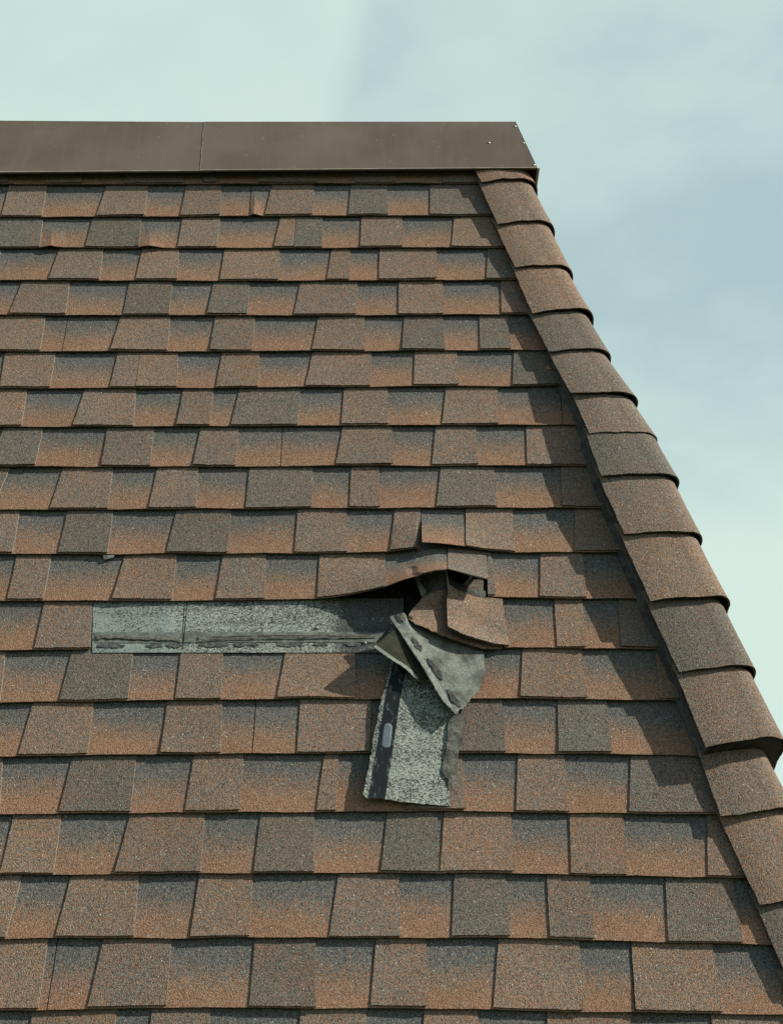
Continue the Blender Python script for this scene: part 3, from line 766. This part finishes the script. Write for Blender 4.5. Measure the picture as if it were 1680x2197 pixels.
def sheet(mb, top, bot, cols, mt=0, me=1, mu=2, mr=None):
    """solid sheet from two grids of world points [row][col]; cols gives the tone of each grid point"""
    R, K = len(top), len(top[0])
    a = [[mb.add(p) for p in r] for r in top]; b = [[mb.add(p) for p in r] for r in bot]
    for i in range(R-1):
        for j in range(K-1):
            mb.face([a[i][j], a[i+1][j], a[i+1][j+1], a[i][j+1]], mt, [cols[i][j], cols[i+1][j], cols[i+1][j+1], cols[i][j+1]])
            mb.face([b[i][j], b[i][j+1], b[i+1][j+1], b[i+1][j]], mu)
    for j in range(K-1):
        mb.face([a[R-1][j], b[R-1][j], b[R-1][j+1], a[R-1][j+1]], me)
        mb.face([a[0][j], a[0][j+1], b[0][j+1], b[0][j]], me)
    for i in range(R-1):
        mb.face([a[i][0], b[i][0], b[i+1][0], a[i+1][0]], me)
        mb.face([a[i][K-1], a[i+1][K-1], b[i+1][K-1], b[i][K-1]], me if mr is None else mr)
def cr(p0, p1, p2, p3, s):
    return [.5*((2*b)+(-a+c)*s+(2*a-5*b+4*c-d)*s*s+(-a+3*b-3*c+d)*s**3) for a, b, c, d in zip(p0, p1, p2, p3)]
def spline(pts, n):
    out = []
    for i in range(len(pts)-1):
        p0 = pts[max(i-1, 0)]; p3 = pts[min(i+2, len(pts)-1)]
        if i == 0: p0 = [2*a-b for a, b in zip(pts[0], pts[1])]
        if i == len(pts)-2: p3 = [2*a-b for a, b in zip(pts[-1], pts[-2])]
        for k in range(n): out.append(cr(p0, pts[i], pts[i+1], p3, k/n))
    out.append(list(pts[-1]))
    return out
def patch(name, rows, mats, parent=None, loc=None, tone=None, thick=.003, nu=6, nv=6, rag=0., rough=0., mt=0, me=1, mu=2, label=None, cuts=()):
    """curved sheet through control rows of (u, t, h)"""
    R = [spline(r, nu) for r in rows]
    G = [spline([r[j] for r in R], nv) for j in range(len(R[0]))]      # G[col][row]
    K, N = len(G), len(G[0])
    top, bot, cols = [], [], []
    for i in range(N):
        tr, br, cc = [], [], []
        for j in range(K):
            u, t, h = G[j][i]
            edge_ = (i in (0, N-1)) or (j in (0, K-1))
            if edge_ and rag:
                q = noise.noise(Vector((u*160, t*160, 3.1)))
                u += q*rag; t += noise.noise(Vector((u*170, t*150, 9.)))*rag
            if rough: h += noise.noise(Vector((u*28, t*28, 1.)))*rough+noise.noise(Vector((u*90, t*90, 5.)))*rough*.35
            # local normal
            i0, i1, j0, j1 = max(i-1, 0), min(i+1, N-1), max(j-1, 0), min(j+1, K-1)
            du = Vector(G[j1][i])-Vector(G[j0][i]); dv = Vector(G[j][i1])-Vector(G[j][i0])
            n = du.cross(dv)
            n = n.normalized() if n.length > 1e-9 else Vector((0, 0, 1))
            if n.z < 0: n = -n
            if n.z < .3: n = (n+Vector((0, 0, .5))).normalized()
            tr.append(W(u, t, h)); q = Vector((u, t, h))-n*thick; br.append(W(*q))
            cc.append(tone(j/(K-1), i/(N-1)) if tone else (.3, .3, 1))
        top.append(tr); bot.append(br); cols.append(cc)
    mb = MB(); sheet(mb, top, bot, cols, mt, me, mu)
    o = mb.build(name, mats, parent, loc)
    if label: o['label'] = label
    return o
def blob(name, outline, mat, parent, lift=.0012, label=None):
    mb = MB(); n = len(outline)
    ctr = [sum(p[k] for p in outline)/n for k in range(3)]
    a = [mb.add(W(*p)) for p in outline]
    b = [mb.add(W(ctr[0]+(p[0]-ctr[0])*.8, ctr[1]+(p[1]-ctr[1])*.8, p[2]+lift)) for p in outline]
    c = mb.add(W(ctr[0], ctr[1], ctr[2]+lift*1.1))
    d = [mb.add(W(p[0], p[1], p[2]-.0015)) for p in outline]
    for i in range(n):
        j = (i+1) % n
        mb.face([a[i], a[j], b[j], b[i]]); mb.face([b[i], b[j], c]); mb.face([d[i], d[j], a[j], a[i]])
    mb.face(d[::-1])
    o = mb.build(name, [mat], parent, None, True)
    if label: o['label'] = label
    return o
def tube(name, pts, r, mat, parent, flat=.6, seed=0, rag=.0):
    mb = MB(); P_ = spline(pts, 10); rings = []
    for i, p in enumerate(P_):
        q = P_[min(i+1, len(P_)-1)]; o_ = P_[max(i-1, 0)]
        d = Vector(q)-Vector(o_); d.normalize()
        s = d.cross(Vector((0, 0, 1))); s.normalize(); n = s.cross(d)
        rr = r*(1+rag*noise.noise(Vector((i*.35, seed, 0))))
        if i in (0, len(P_)-1): rr *= .4
        rings.append([mb.add(W(*(Vector(p)+s*math.cos(a)*rr+n*math.sin(a)*rr*flat))) for a in [k*math.pi/4 for k in range(8)]])
    for a, b in zip(rings, rings[1:]):
        for k in range(8): mb.face([a[k], a[(k+1) % 8], b[(k+1) % 8], b[k]])
    mb.face(rings[0][::-1]); mb.face(rings[-1])
    return mb.build(name, [mat], parent, None, True)

# ------------------------------------------------------------------ the roof
def itp(pl, u):
    if u <= pl[0][0]: return pl[0][1]
    for (a, ta), (b, tb) in zip(pl, pl[1:]):
        if u <= b: return ta+(tb-ta)*(u-a)/(b-a)
    return pl[-1][1]
BOTS = [c[0] for c in DATA['C']]
NC = len(BOTS)
HB = .0145
TBASE = HB-.001

roof = empty('shingle_roof', W(0, 3.45, 0), 'steep roof slope of rust brown and slate grey asphalt shingles below the brown metal flashing', 'roof')

def frame(ci, seg_lift, other=False):
    tl = DATA['top0'] if ci == 0 else BOTS[ci-1]
    bl = BOTS[ci]
    def phi(u):
        for pl in seg_lift:
            if pl[0][0]-1e-4 <= u <= pl[-1][0]+1e-4: return max(itp(pl, u), .0)
            if pl[0][1] > .2 and pl[0][0]-.012 <= u < pl[0][0]: return pl[0][1]
            if pl[-1][1] > .2 and pl[-1][0] < u <= pl[-1][0]+.012: return pl[-1][1]
        return 0.
    under = DATA['C'][ci-1][3] if ci == 11 and DATA['C'][ci][3] else []
    def raised(u):
        for pl in under:
            if pl[0][0] <= u <= pl[-1][0]:
                p = itp(pl, u)
                if p > .01: return max(.75*(.143*.25/p*(1-math.cos(p))+.107*math.sin(p))-.002, 0)
        return 0.
    def pos(u, v, off):
        tt = itp(tl, u); L = itp(bl, u)-tt
        h = .001+(HB-.001)*(max(v+.35, 0)/1.35)**1.5
        if under:
            r_ = sum(raised(u+k*.012) for k in (-2, -1, 0, 1, 2))/5
            h += r_*min(max((v+.35)/.35, 0), 1)
        w = max(v, 0)
        wav = noise.noise(Vector((u*7.0, ci*3.7, 0)))*.0026*w*w+noise.noise(Vector((u*31., ci*1.7, 4)))*.0007*w**3
        p = phi(u)
        if p > .012 and v > 0:
            a = p*min(v/.25, 1); x_ = max(v-.25, 0)*L
            t = tt+.25*L/p*math.sin(a)+x_*math.cos(a); hh = .25*L/p*(1-math.cos(a))+x_*math.sin(a)
            return (u, t+math.sin(a)*off, hh+h+wav+math.cos(a)*off)
        return (u, tt+v*L+(noise.noise(Vector((u*45, ci, 7)))*.0013+noise.noise(Vector((u*8, ci*2.3, 7)))*.0028)*max(v, 0)**2, h+wav+off)
    return pos

VR = [-.35, -.1, 0, .12, .25, .38, .5, .62, .75, .88, 1.0]
def ss(a, b, x):
    x = min(max((x-a)/(b-a), 0), 1); return x*x*(3-2*x)
def gaptone(ci, u, v):
    n = noise.noise(Vector((u*5.1, ci*5.1, 2)))*.13+noise.noise(Vector((u*30, ci*2.1+v*3, 2)))*.05
    return (ss(.14, .92, v+n)*.88+.01, .10+.7*ss(.2, .7, v), .86+.16*ss(.1, .9, v))
def strip_cols(l, r, step):
    n = max(2, int(abs((l[0]+l[1]-r[0]-r[1])/2)/step)+1)
    return [i/n for i in range(n+1)]
def endline(ci):
    tl = DATA['top0'] if ci == 0 else BOTS[ci-1]
    return (HU0+HK*itp(tl, 1.)-.004, HU0+HK*itp(BOTS[ci], 1.)-.004)

def course(ci, parent, mirror=False, simple_=False):
    bot, segs, tabs, lifts = DATA['C'][ci]
    mb = MB(); en = endline(ci)
    step = .014 if ci < 20 and not mirror else .05
    def put(u, t, h):
        p = W(u, t, h)
        return REF(p) if mirror else p
    seglist = []
    for k, (l, r) in enumerate(segs):
        r = r or list(en)
        seglist.append((l, r))
    ranges = []
    if ci == 12 and not mirror:      # courses broken away between the two torn ends
        l, r = seglist[0]
        ranges = [((l), MISS[0]), (MISS[1], r)]
    else: ranges = seglist
    ext = .0011
    for (l, r) in ranges:
        mid = None
        lf = [p for p in lifts if (p[0][0]+p[-1][0])/2 > l[1]-.005 and (p[0][0]+p[-1][0])/2 < r[1]+.005]
        pos = frame(ci, lf)
        left_open = l[0] > -2.6
        A = strip_cols(l, r, step)
        top, bt, cc = [], [], []
        for v in VR:
            vc = max(v, 0)
            row, rb, rc = [], [], []
            for a in A:
                lu = l[0]+(l[1]-l[0])*vc+(ext if left_open else 0); ru = r[0]+(r[1]-r[0])*vc-ext
                if ci == 12 and not mirror:
                    lu += noise.noise(Vector((v*9, 1, 1)))*.004 if left_open else 0
                    ru += noise.noise(Vector((v*8, 5, 1)))*.005 if r == MISS[0] else 0
                u = lu+(ru-lu)*a
                row.append(put(*pos(u, v, 0))); rb.append(put(*pos(u, v, -.004))); rc.append(gaptone(ci, u, v))
            top.append(row); bt.append(rb); cc.append(rc)
        sheet(mb, top, bt, cc)
    for ty, l, r in tabs:
        r = r or [en[0]-.002, en[1]-.002]
        if r[1] <= l[1]: continue
        if l[1] > en[1]: continue
        if ty == 'x' : continue
        m = (l[1]+r[1])/2
        own = [s for s in seglist if s[0][1]-.004 <= m <= s[1][1]+.004] or [seglist[-1]]
        lf = [p for p in lifts if (p[0][0]+p[-1][0])/2 > own[0][0][1]-.005 and (p[0][0]+p[-1][0])/2 < own[0][1][1]+.005]
        pos = frame(ci, lf)
        tn = TONE[ty]
        j = (random.uniform(-.07, .07), random.uniform(-.12, .12), random.uniform(.93, 1.06))
        tn = (tn[0]+j[0], min(max(tn[1]+j[1], 0), 1), tn[2]*j[2])
        A = strip_cols(l, r, step)
        short = random.uniform(.016, .03)
        curl = random.uniform(0, .0016); cl = random.choice((0, 1, .5))
        top, bt, cc = [], [], []
        for v in VR[:-1]+[1-short]:
            vc = max(v, 0)
            row, rb, rc = [], [], []
            for a in A:
                lu = l[0]+(l[1]-l[0])*vc+.0008; ru = r[0]+(r[1]-r[0])*vc-.0008
                if a in (A[0], A[-1]): q = noise.noise(Vector((lu*50, v*14, ci)))*.0007
                else: q = 0
                u = lu+(ru-lu)*a+q
                k = curl*(abs(a-cl)**2)*max(v, 0)**3*2
                vv = v+(noise.noise(Vector((u*60, ci, 3)))*.008 if v > .9 else 0)
                row.append(put(*pos(u, vv, .0036+k))); rb.append(put(*pos(u, vv, .0004+k*.8)))
                g = noise.noise(Vector((u*9, v*1.5+ci, 0)))*.16
                rc.append((tn[0]+g, tn[1], tn[2]))
            top.append(row); bt.append(rb); cc.append(rc)
        sheet(mb, top, bt, cc, mr=3)
    return mb.build('shingle_course', [GR, FELT, UNDER, PALE_EDGE], parent)

st = DATA['strip']
MISS = ([st[0][0][0]-.002, st[1][0][0]-.003], [.250, .266])

# reflection about the upright plane through the hip, for the roof face round the corner
HP = W(HU0, 0, 0)
def REF(p):
    dx, dy = p.x-HP.x, p.y-HP.y
    return Vector((HP.x-dy, HP.y-dx, p.z))
N2 = REF(HP+NV)-REF(HP)

for ci in range(NC): course(ci, roof)

# roof body: solid prism under the shingles (front and side slopes, flat top)
def prism(name, parent, mats):
    mb = MB()
    T0, T1 = -.235, 3.44
    def arr(t): return W(HU0+HK*t, t, -.004)
    def lft(t): return W(-2.72, t, -.004)
    a0, a1 = arr(T0), arr(T1)
    l0, l1 = lft(T0), lft(T1)
    back = 3.2
    s0, s1 = Vector((a0.x, a0.y+back, a0.z)), Vector((a1.x, a0.y+back, a1.z))
    b0, b1 = Vector((l0.x, a0.y+back, l0.z)), Vector((l1.x, a0.y+back, l1.z))
    ids = [mb.add(p) for p in (l0, a0, s0, b0, l1, a1, s1, b1)]
    for q in ([0, 1, 5, 4], [1, 2, 6, 5], [2, 3, 7, 6], [3, 0, 4, 7], [3, 2, 1, 0], [4, 5, 6, 7]): mb.face([ids[i] for i in q])
    return mb.build(name, mats, parent), (l1, a1, s1, b1)
deck, foot = prism('roof_deck', roof, [BLACK])

# shingles of the slope round the corner, seen only from further right: one part per course
for ci in range(0, NC):
    keep = (DATA['C'][ci][3])
    DATA['C'][ci][3] = []
    course(ci, roof, mirror=True)
    DATA['C'][ci][3] = keep

# ------------------------------------------------------------------ hip caps
D_ = Vector((HK, 1, 0)).normalized()
def arris(t, h):
    A = W(HU0+HK*t, t, 0)
    return A+(NV+N2)*(h/(1+NV.dot(N2)))
def section(pl, tr, off, rad=.074, n=9, bulge=.004, m=8):
    """points across one cap: left edge on the front slope, round the hip, to the same place on the side slope"""
    L = W(pl[0], pl[1], pl[2]+off)
    A = arris(tr, pl[2]+off+.002)
    R = REF(L)
    d1 = (L-A); d2 = (R-A)
    s1 = A+d1.normalized()*rad; s2 = A+d2.normalized()*rad
    out = []
    for i in range(m): 
        a = i/m; p = L.lerp(s1, a)+NV*math.sin(a*math.pi)*bulge
        out.append(p)
    for i in range(n+1):
        a = i/n; out.append(s1*(1-a)**2+A*2*a*(1-a)+s2*a*a)
    for i in range(1, m+1):
        a = i/m; out.append(s2.lerp(R, a))
    return out
def hipcap(k, TL, BL, tr, tone, nxt_tr):
    mb = MB()
    tn = TONE[tone]; j = random.uniform(-.05, .05); bv = random.uniform(.95, 1.05)
    top, bot, cc = [], [], []
    N = 8
    lf_ = random.uniform(-.6, 1.)
    wv = [noise.noise(Vector((q*.3, k*3.3, 0)))*.005+noise.noise(Vector((q*1.1, k*3.3, 5)))*.0015 for q in range(60)]
    trT = nxt_tr
    for i in range(-2, N+1):
        v = i/N
        pl = [TL[q]+(BL[q]-TL[q])*v for q in range(3)]
        if v < 0: pl[2] -= .010*abs(v)*4
        t_ = trT+(tr-trT)*v
        off = .0015*v**3
        if v >= 0: pl[0] += noise.noise(Vector((v*14, k, 0)))*.0026; pl[2] += .004*lf_*v*v
        row = section(pl, t_, off)
        rowb = section([pl[0], pl[1], pl[2]-.0035], t_, off)
        if v > 0:
            row = [p+TV*wv[q]*v**3 for q, p in enumerate(row)]; rowb = [p+TV*wv[q]*v**3 for q, p in enumerate(rowb)]
        top.append(row); bot.append(rowb)
        cc.append([(tn[0]+j+noise.noise(Vector((a*.35, v*3, k)))*.12, tn[1], tn[2]*bv) for a in range(len(row))])
    sheet(mb, top, bot, cc)
    o = mb.build('hip_cap_shingle', [GR, FELT, UNDER], roof)
    return o
caps = DATA['caps']
prev = caps[0][0][1]-.03
capnames = {'r': 'rust brown cap shingle half hidden under the metal flashing', 'g': 'grey green hip cap shingle', 'b': 'rust tinted brown hip cap shingle', 'm': 'dull brown hip cap shingle', 'n': 'pale greyish brown hip cap shingle'}
for k, (TL, BL, tr, tone) in enumerate(caps):
    o = hipcap(k, TL, BL, tr, tone, prev)
    o['label'] = capnames[tone]
    if k == 11: o['label'] = 'long brown hip cap shingle with its lower corner lifted off the roof'
    prev = tr+.004

# dark layered underlay that carries the raised caps
def underlay(name, k0, k1, inset, hf, hlow, mat, jag=.0):
    mb = MB(); top, bot, cc = [], [], []
    for k in range(k0, k1):
        TL, BL, tr, tone = caps[k]; ptr = caps[k-1][2] if k else TL[1]
        for i in range(5 if k < k1-1 else 6):
            v = i/5
            pl = [TL[q]+(BL[q]-TL[q])*v for q in range(3)]
            nv_ = noise.noise(Vector((k*5+i, inset*90, 1)))*jag
            hh = max(pl[2]*hf-.007, hlow+.002)
            row = section([pl[0]+inset+nv_, pl[1], hh], ptr+(tr-ptr)*v, 0)
            rb = section([pl[0]+inset+nv_, pl[1], hlow], ptr+(tr-ptr)*v, 0)
            top.append(row); bot.append(rb); cc.append([(0, 0, 1)]*len(row))
    sheet(mb, top, bot, cc, 0, 0, 0)
    return mb.build(name, [mat], roof)
underlay('hip_underlay', 0, 12, .012, 1.0, .010, UNDER, .004)
underlay('hip_underlay', 5, 12, .001, .78, .008, VENT, .0022)
underlay('hip_underlay', 5, 12, -.009, .34, .006, VENT, .0035)
underlay('hip_underlay', 12, len(caps), .012, .85, .006, UNDER, .002)

# ------------------------------------------------------------------ broken away strip and its remains
def strip_tone(a, b):
    u = st[0][0][0]+(st[0][-1][0]-st[0][0][0])*a
    c = .72 if a < .3 else .56
    c -= .68*ss(.69, .78, a+noise.noise(Vector((a*22, b*5, 2)))*.07)-.22*max(0, noise.noise(Vector((a*14, b*4, 6))))*(a > .7)
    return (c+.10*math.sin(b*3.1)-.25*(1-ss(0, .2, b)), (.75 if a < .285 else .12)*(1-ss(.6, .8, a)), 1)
patch('exposed_headlap', [spline(r, 2) for r in st], [HEAD, FELT, UNDER], roof, tone=strip_tone, thick=.004, nu=4, nv=6, label='bare grey green strip where the shingle has broken away')
for i, rows in enumerate(DATA['seal']):
    patch('sealant_band', rows, [SEAL, SEAL, SEAL], roof, thick=.002, nu=12, nv=3, rag=.0022, rough=.0006)
for k, b in enumerate([DATA['bead1']]):
    tube('tar_bead', b, .0056, BEADM, roof, .16, 1, .9)
tube('tar_bead', DATA['bead2'], .0023, TAR, roof, .35, 2, .9)
tube('tar_bead', DATA['bead3'], .0012, BEADM, roof, .35, 4, .8)
for rows in DATA['dash']: patch('tar_spot', rows, [DASHM, DASHM, DASHM], roof, thick=.0012, nu=9, nv=3, rag=.0045)
# joint between the two exposed sheets
sl_ = DATA['seamline']
tube('sheet_joint', sl_, .0011, BLACK, roof, .5, 3)
for n_ in DATA['nails']:
    blob('nail_head', [[n_[0]+.0042*math.cos(a), n_[1]+.0042*math.sin(a), n_[2]] for a in [k*math.pi/7 for k in range(14)]], NAILM, roof, .0012)
patch('bare_mat_patch', DATA['patch'], [BROWNPATCH, FELT, UNDER], roof, thick=.016, rag=.002, rough=.001)
patch('tar_edge', DATA['patchtar'], [DASHM, DASHM, DASHM], roof, thick=.016, rag=.005, rough=.003, nu=10)

# ------------------------------------------------------------------ torn, buckled end of the broken course
def loc_of(key): 
    p = DATA[key][0][0]; return W(p[0], p[1], 0)
torn = empty('buckled_shingle', loc_of('tornA'), 'buckled torn shingle end arching up under the lifted course, with one tab standing proud', 'torn shingle')
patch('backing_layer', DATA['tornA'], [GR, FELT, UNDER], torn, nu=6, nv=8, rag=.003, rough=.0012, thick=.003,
      tone=lambda a, b: ((.26+.38*b, .8, 1.0) if b > .36 else (.03, .1, .28+.5*b)))  # upper rows: black asphalt, plus shade under the lifted course darkened into the tone
patch('shingle_tab', DATA['tornB'], [GR, FELT, UNDER], torn, nu=7, nv=8, rag=.001, rough=.0008, thick=.0045,
      tone=lambda a, b: (.46-.06*b, .95, 1.04))
patch('curled_edge', DATA['tornEdge'], [FOLDM, FIBER, UNDER], torn, nu=3, nv=5, rag=.002, thick=.002)
tube('split_rim', DATA['arch'], .0024, RIMM, torn, .8, 6, .3)
mbf = MB()
tip = DATA['tornA'][3][0]; tip2 = DATA['tornA'][2][0]
for k in range(46):
    a = random.random(); p = [tip2[q]*(1-a)+tip[q]*a for q in range(3)]
    p = [p[0]+random.uniform(-.004, .006), p[1]+random.uniform(-.004, .006), p[2]-.001]
    d = Vector((-random.uniform(.2, 1), random.uniform(-.3, .8), random.uniform(-.6, .3))).normalized()*random.uniform(.004, .011)
    s = Vector((d.y, -d.x, .3)).normalized()*random.uniform(.0008, .002)
    q = Vector(p)
    ids = [mbf.add(W(*x)) for x in (q-s, q+s, q+d, q+Vector((0, 0, -.002)))]
    for fc in ([0, 1, 2], [0, 2, 3], [1, 3, 2], [0, 3, 1]): mbf.face([ids[i] for i in fc])
mbf.build('torn_fibres', [BLACK], torn)

# ------------------------------------------------------------------ hanging strip with release tape
hang = empty('hanging_shingle_strip', loc_of('hang'), 'loose speckled grey shingle strip hanging face down, black tape along its left edge', 'torn shingle')
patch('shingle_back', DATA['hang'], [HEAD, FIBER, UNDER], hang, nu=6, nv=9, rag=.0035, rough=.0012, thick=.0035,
      tone=lambda a, b: ((.62 if a > .03 else .55)-.55*(1-ss(.1, .36, b))*(a > .3)-.18*ss(.93, 1, a), .05, 1))  # upper part beside the tape darkened in tone, as the folded flap's shadow
tp = patch('tape_band', DATA['tape'], [TAPE, TAPE, TAPE], hang, nu=6, nv=8, rag=.0012, thick=.0012)
blob('tape_label', DATA['label'], LABELM, tp, .0003, label='faded rounded grey oval on the black tape')
patch('torn_fibre_edge', DATA['fiber'], [FIBER, FIBER, UNDER], hang, nu=4, nv=6, rag=.004, rough=.003, thick=.0025)

# ------------------------------------------------------------------ folded flap
fold = empty('folded_shingle_flap', loc_of('blade'), 'torn flap folded into a pale green grey triangle with a dark blade on its left', 'torn shingle')
patch('pale_face', DATA['fold'], [FOLDM, RIMM, UNDER], fold, nu=8, nv=8, rag=.0045, rough=.0013, thick=.003)
rimrows = [[r[0], [r[0][k]*.45+r[1][k]*.55 for k in range(3)]] for r in DATA['fold'][:5]]
rimrows = [[[p[0], p[1], p[2]+.0012] for p in r] for r in rimrows]
patch('folded_rim', rimrows, [RIMM, RIMM, RIMM], fold, nu=3, nv=8, rag=.002, rough=.0008, thick=.003)
for o_ in DATA['blobs']: blob('sealant_spot', o_, SPOTM, fold, .0001)
patch('dark_face', DATA['blade'], [BLADEM, RIMM, UNDER], fold, nu=5, nv=6, rag=.0012, rough=.0010, thick=.0025)
patch('worn_rim', DATA['rim'], [RIMM, RIMM, RIMM], fold, nu=2, nv=8, rag=.0015, thick=.003)

# small scraps
def scrap(name, pts, mat, label):
    p = W(*pts[0][:2], 0); mb = MB()
    n = len(pts); c = [sum(q[k] for q in pts)/n for k in range(3)]
    a = [mb.add(W(*q)) for q in pts]; b = [mb.add(W(q[0], q[1], q[2]-.002)) for q in pts]; m_ = mb.add(W(c[0], c[1], c[2]+.0015))
    for i in range(n):
        j = (i+1) % n; mb.face([a[i], a[j], m_]); mb.face([b[i], b[j], a[j], a[i]])
    mb.face(b[::-1])
    o = mb.build(name, [mat], None, p); tag(o, label, 'scrap')
scrap('felt_scrap', DATA['scrap1'], SCRAPM, 'tiny pale scrap caught under a shingle edge above the left end of the bare strip')
scrap('shingle_scrap', DATA['scrap2'], ORANGE, 'tiny orange brown chip in the shade beside the hip caps')

# ------------------------------------------------------------------ metal flashing along the top
cp = DATA['coping']
cop = empty('metal_ridge_flashing', W(cp['bl'][0], cp['bl'][1], 0), 'brown painted metal flashing capping the top edge of the shingle roof', 'flashing')
CH = .042
def extl(a, b, u):
    k = (u-a[0])/(b[0]-a[0]); return a[1]+(b[1]-a[1])*k
def cope(ua, ub, tops, bots, h, name, corner=False):
    """bent sheet: face, folded lip at the bottom, flat return at the top"""
    mb = MB(); n = 24; prof = []
    for i in range(n+1):
        a = i/n
        ub_ = ua[1]+(ub[1]-ua[1])*a; ut_ = ua[0]+(ub[0]-ua[0])*a
        tb, tt = bots(ub_), tops(ut_)
        col = [W(ut_-.0, tt, h)+Vector((0, .30, 0))]
        for k in range(7):
            v = k/6
            bow = math.sin(v*math.pi)*.002*noise.noise(Vector((ub_*1.6, 3, 2)))
            col.append(W(ut_+(ub_-ut_)*v, tt+(tb-tt)*v, h+bow))
        col.append(W(ub_, tb+.000, h+.005))
        col.append(W(ub_, tb+.003, h+.005))
        col.append(W(ub_, tb+.0035, h+.001))
        col.append(W(ub_, tb+.002, h-.003))
        prof.append(col)
    if corner:
        for c in prof[-1:]:
            c[0] = c[1].copy()+Vector((-.30, .30, 0))*1.0
    ids = [[mb.add(p) for p in c] for c in prof]
    for a, b in zip(ids, ids[1:]):
        for k in range(len(a)-1):
            mb.face([a[k], a[k+1], b[k+1], b[k]], 1 if k in (7, 8) else 0)
    o = mb.build(name, [COP, LIP], cop)
    s = o.modifiers.new('solid', 'SOLIDIFY'); s.thickness = .0009; s.offset = -1
    return o
topf = lambda u: extl(cp['tl'], cp['tj'], u) if u < cp['tj'][0] else extl(cp['tj'], cp['tr'], u)
botf = lambda u: extl(cp['bl'], cp['br'], u)
cope((-2.74, -2.74), (cp['tj'][0]+.03, cp['bj'][0]+.03), topf, botf, CH-.0012, 'metal_panel')
cope((cp['tj'][0], cp['bj'][0]), (cp['tr'][0], cp['br'][0]), topf, botf, CH, 'metal_panel', True)
# side panel turning the corner
def side_panel():
    mb = MB(); cols = []
    ct = W(cp['tr'][0], cp['tr'][1], CH); cb = W(cp['br'][0], cp['br'][1], CH)
    sd = N2.copy()
    for i in range(13):
        d = Vector((0, 1, 0))*(i/12*2.4)
        e = Vector((.0012, 0, 0))
        down = (cb-ct).normalized()
        cols.append([ct+d+Vector((-.3*min(i, 1), 0, 0)), ct+d+e, ct.lerp(cb, .5)+d+e, cb+d+e, cb+d+sd*.007+Vector((.002, 0, -.001)), cb+d+sd*.006+Vector((0, 0, -.005)), cb+d-sd*.001+Vector((0, 0, -.005))])
    ids = [[mb.add(p) for p in c] for c in cols]
    for a, b in zip(ids, ids[1:]):
        for k in range(len(a)-1): mb.face([a[k], a[k+1], b[k+1], b[k]], 1 if k in (3, 4) else 0)
    o = mb.build('side_panel', [COP, LIP], cop)
    s = o.modifiers.new('solid', 'SOLIDIFY'); s.thickness = .0009; s.offset = 0
side_panel()
CAULKR = .0006
jl = [[cp['tj'][0]+(cp['bj'][0]-cp['tj'][0])*k/8+(.0010*math.sin(k*2.3)), cp['tj'][1]+(cp['bj'][1]-cp['tj'][1])*k/8, CH+.0006] for k in range(9)]
tube('panel_joint', jl, CAULKR, CAULK, cop, .7, 8, .5)
for s_ in DATA['screws']:
    mb = MB(); rings = []
    for rr, hh in ((.0040, -.002), (.0040, .0006), (.0032, .0018), (.0012, .0026)):
        rings.append([mb.add(W(s_[0]+rr*math.cos(a), s_[1]+rr*math.sin(a), CH+hh)) for a in [k*math.pi/6 for k in range(12)]])
    for a, b in zip(rings, rings[1:]):
        for k in range(12): mb.face([a[k], a[(k+1) % 12], b[(k+1) % 12], b[k]])
    mb.face(rings[-1]); mb.face(rings[0][::-1])
    mb.build('screw', [SCREW], cop, None, True)

# ------------------------------------------------------------------ wall below and ground
def wallbox(name, pts, z0, mat, label, cat):
    mb = MB(); c = sum((Vector(p) for p in pts), Vector())/4
    q = [p.lerp(c, .04) for p in pts]
    ids = [mb.add(Vector((p.x, p.y, p.z-.002))) for p in q]+[mb.add(Vector((p.x, p.y, z0))) for p in q]
    for f_ in ([0, 1, 5, 4], [1, 2, 6, 5], [2, 3, 7, 6], [3, 0, 4, 7], [0, 3, 2, 1]): mb.face([ids[i] for i in f_])
    o = mb.build(name, [mat], None, Vector((c.x, c.y, 0))); tag(o, label, cat)
    return o
w_ = wallbox('house_wall', foot, 0., BRICK, 'pale rendered house wall below the shingle roof', 'wall')
w_['kind'] = 'structure'; del w_['category']
mb = MB()
ids = [mb.add(Vector(p)) for p in ((-1500, -1500, 0), (1500, -1500, 0), (1500, 1500, 0), (-1500, 1500, 0))]
mb.face(ids)
g = mb.build('ground', [GRASSM]); g['kind'] = 'structure'; g['label'] = 'ground below the house'
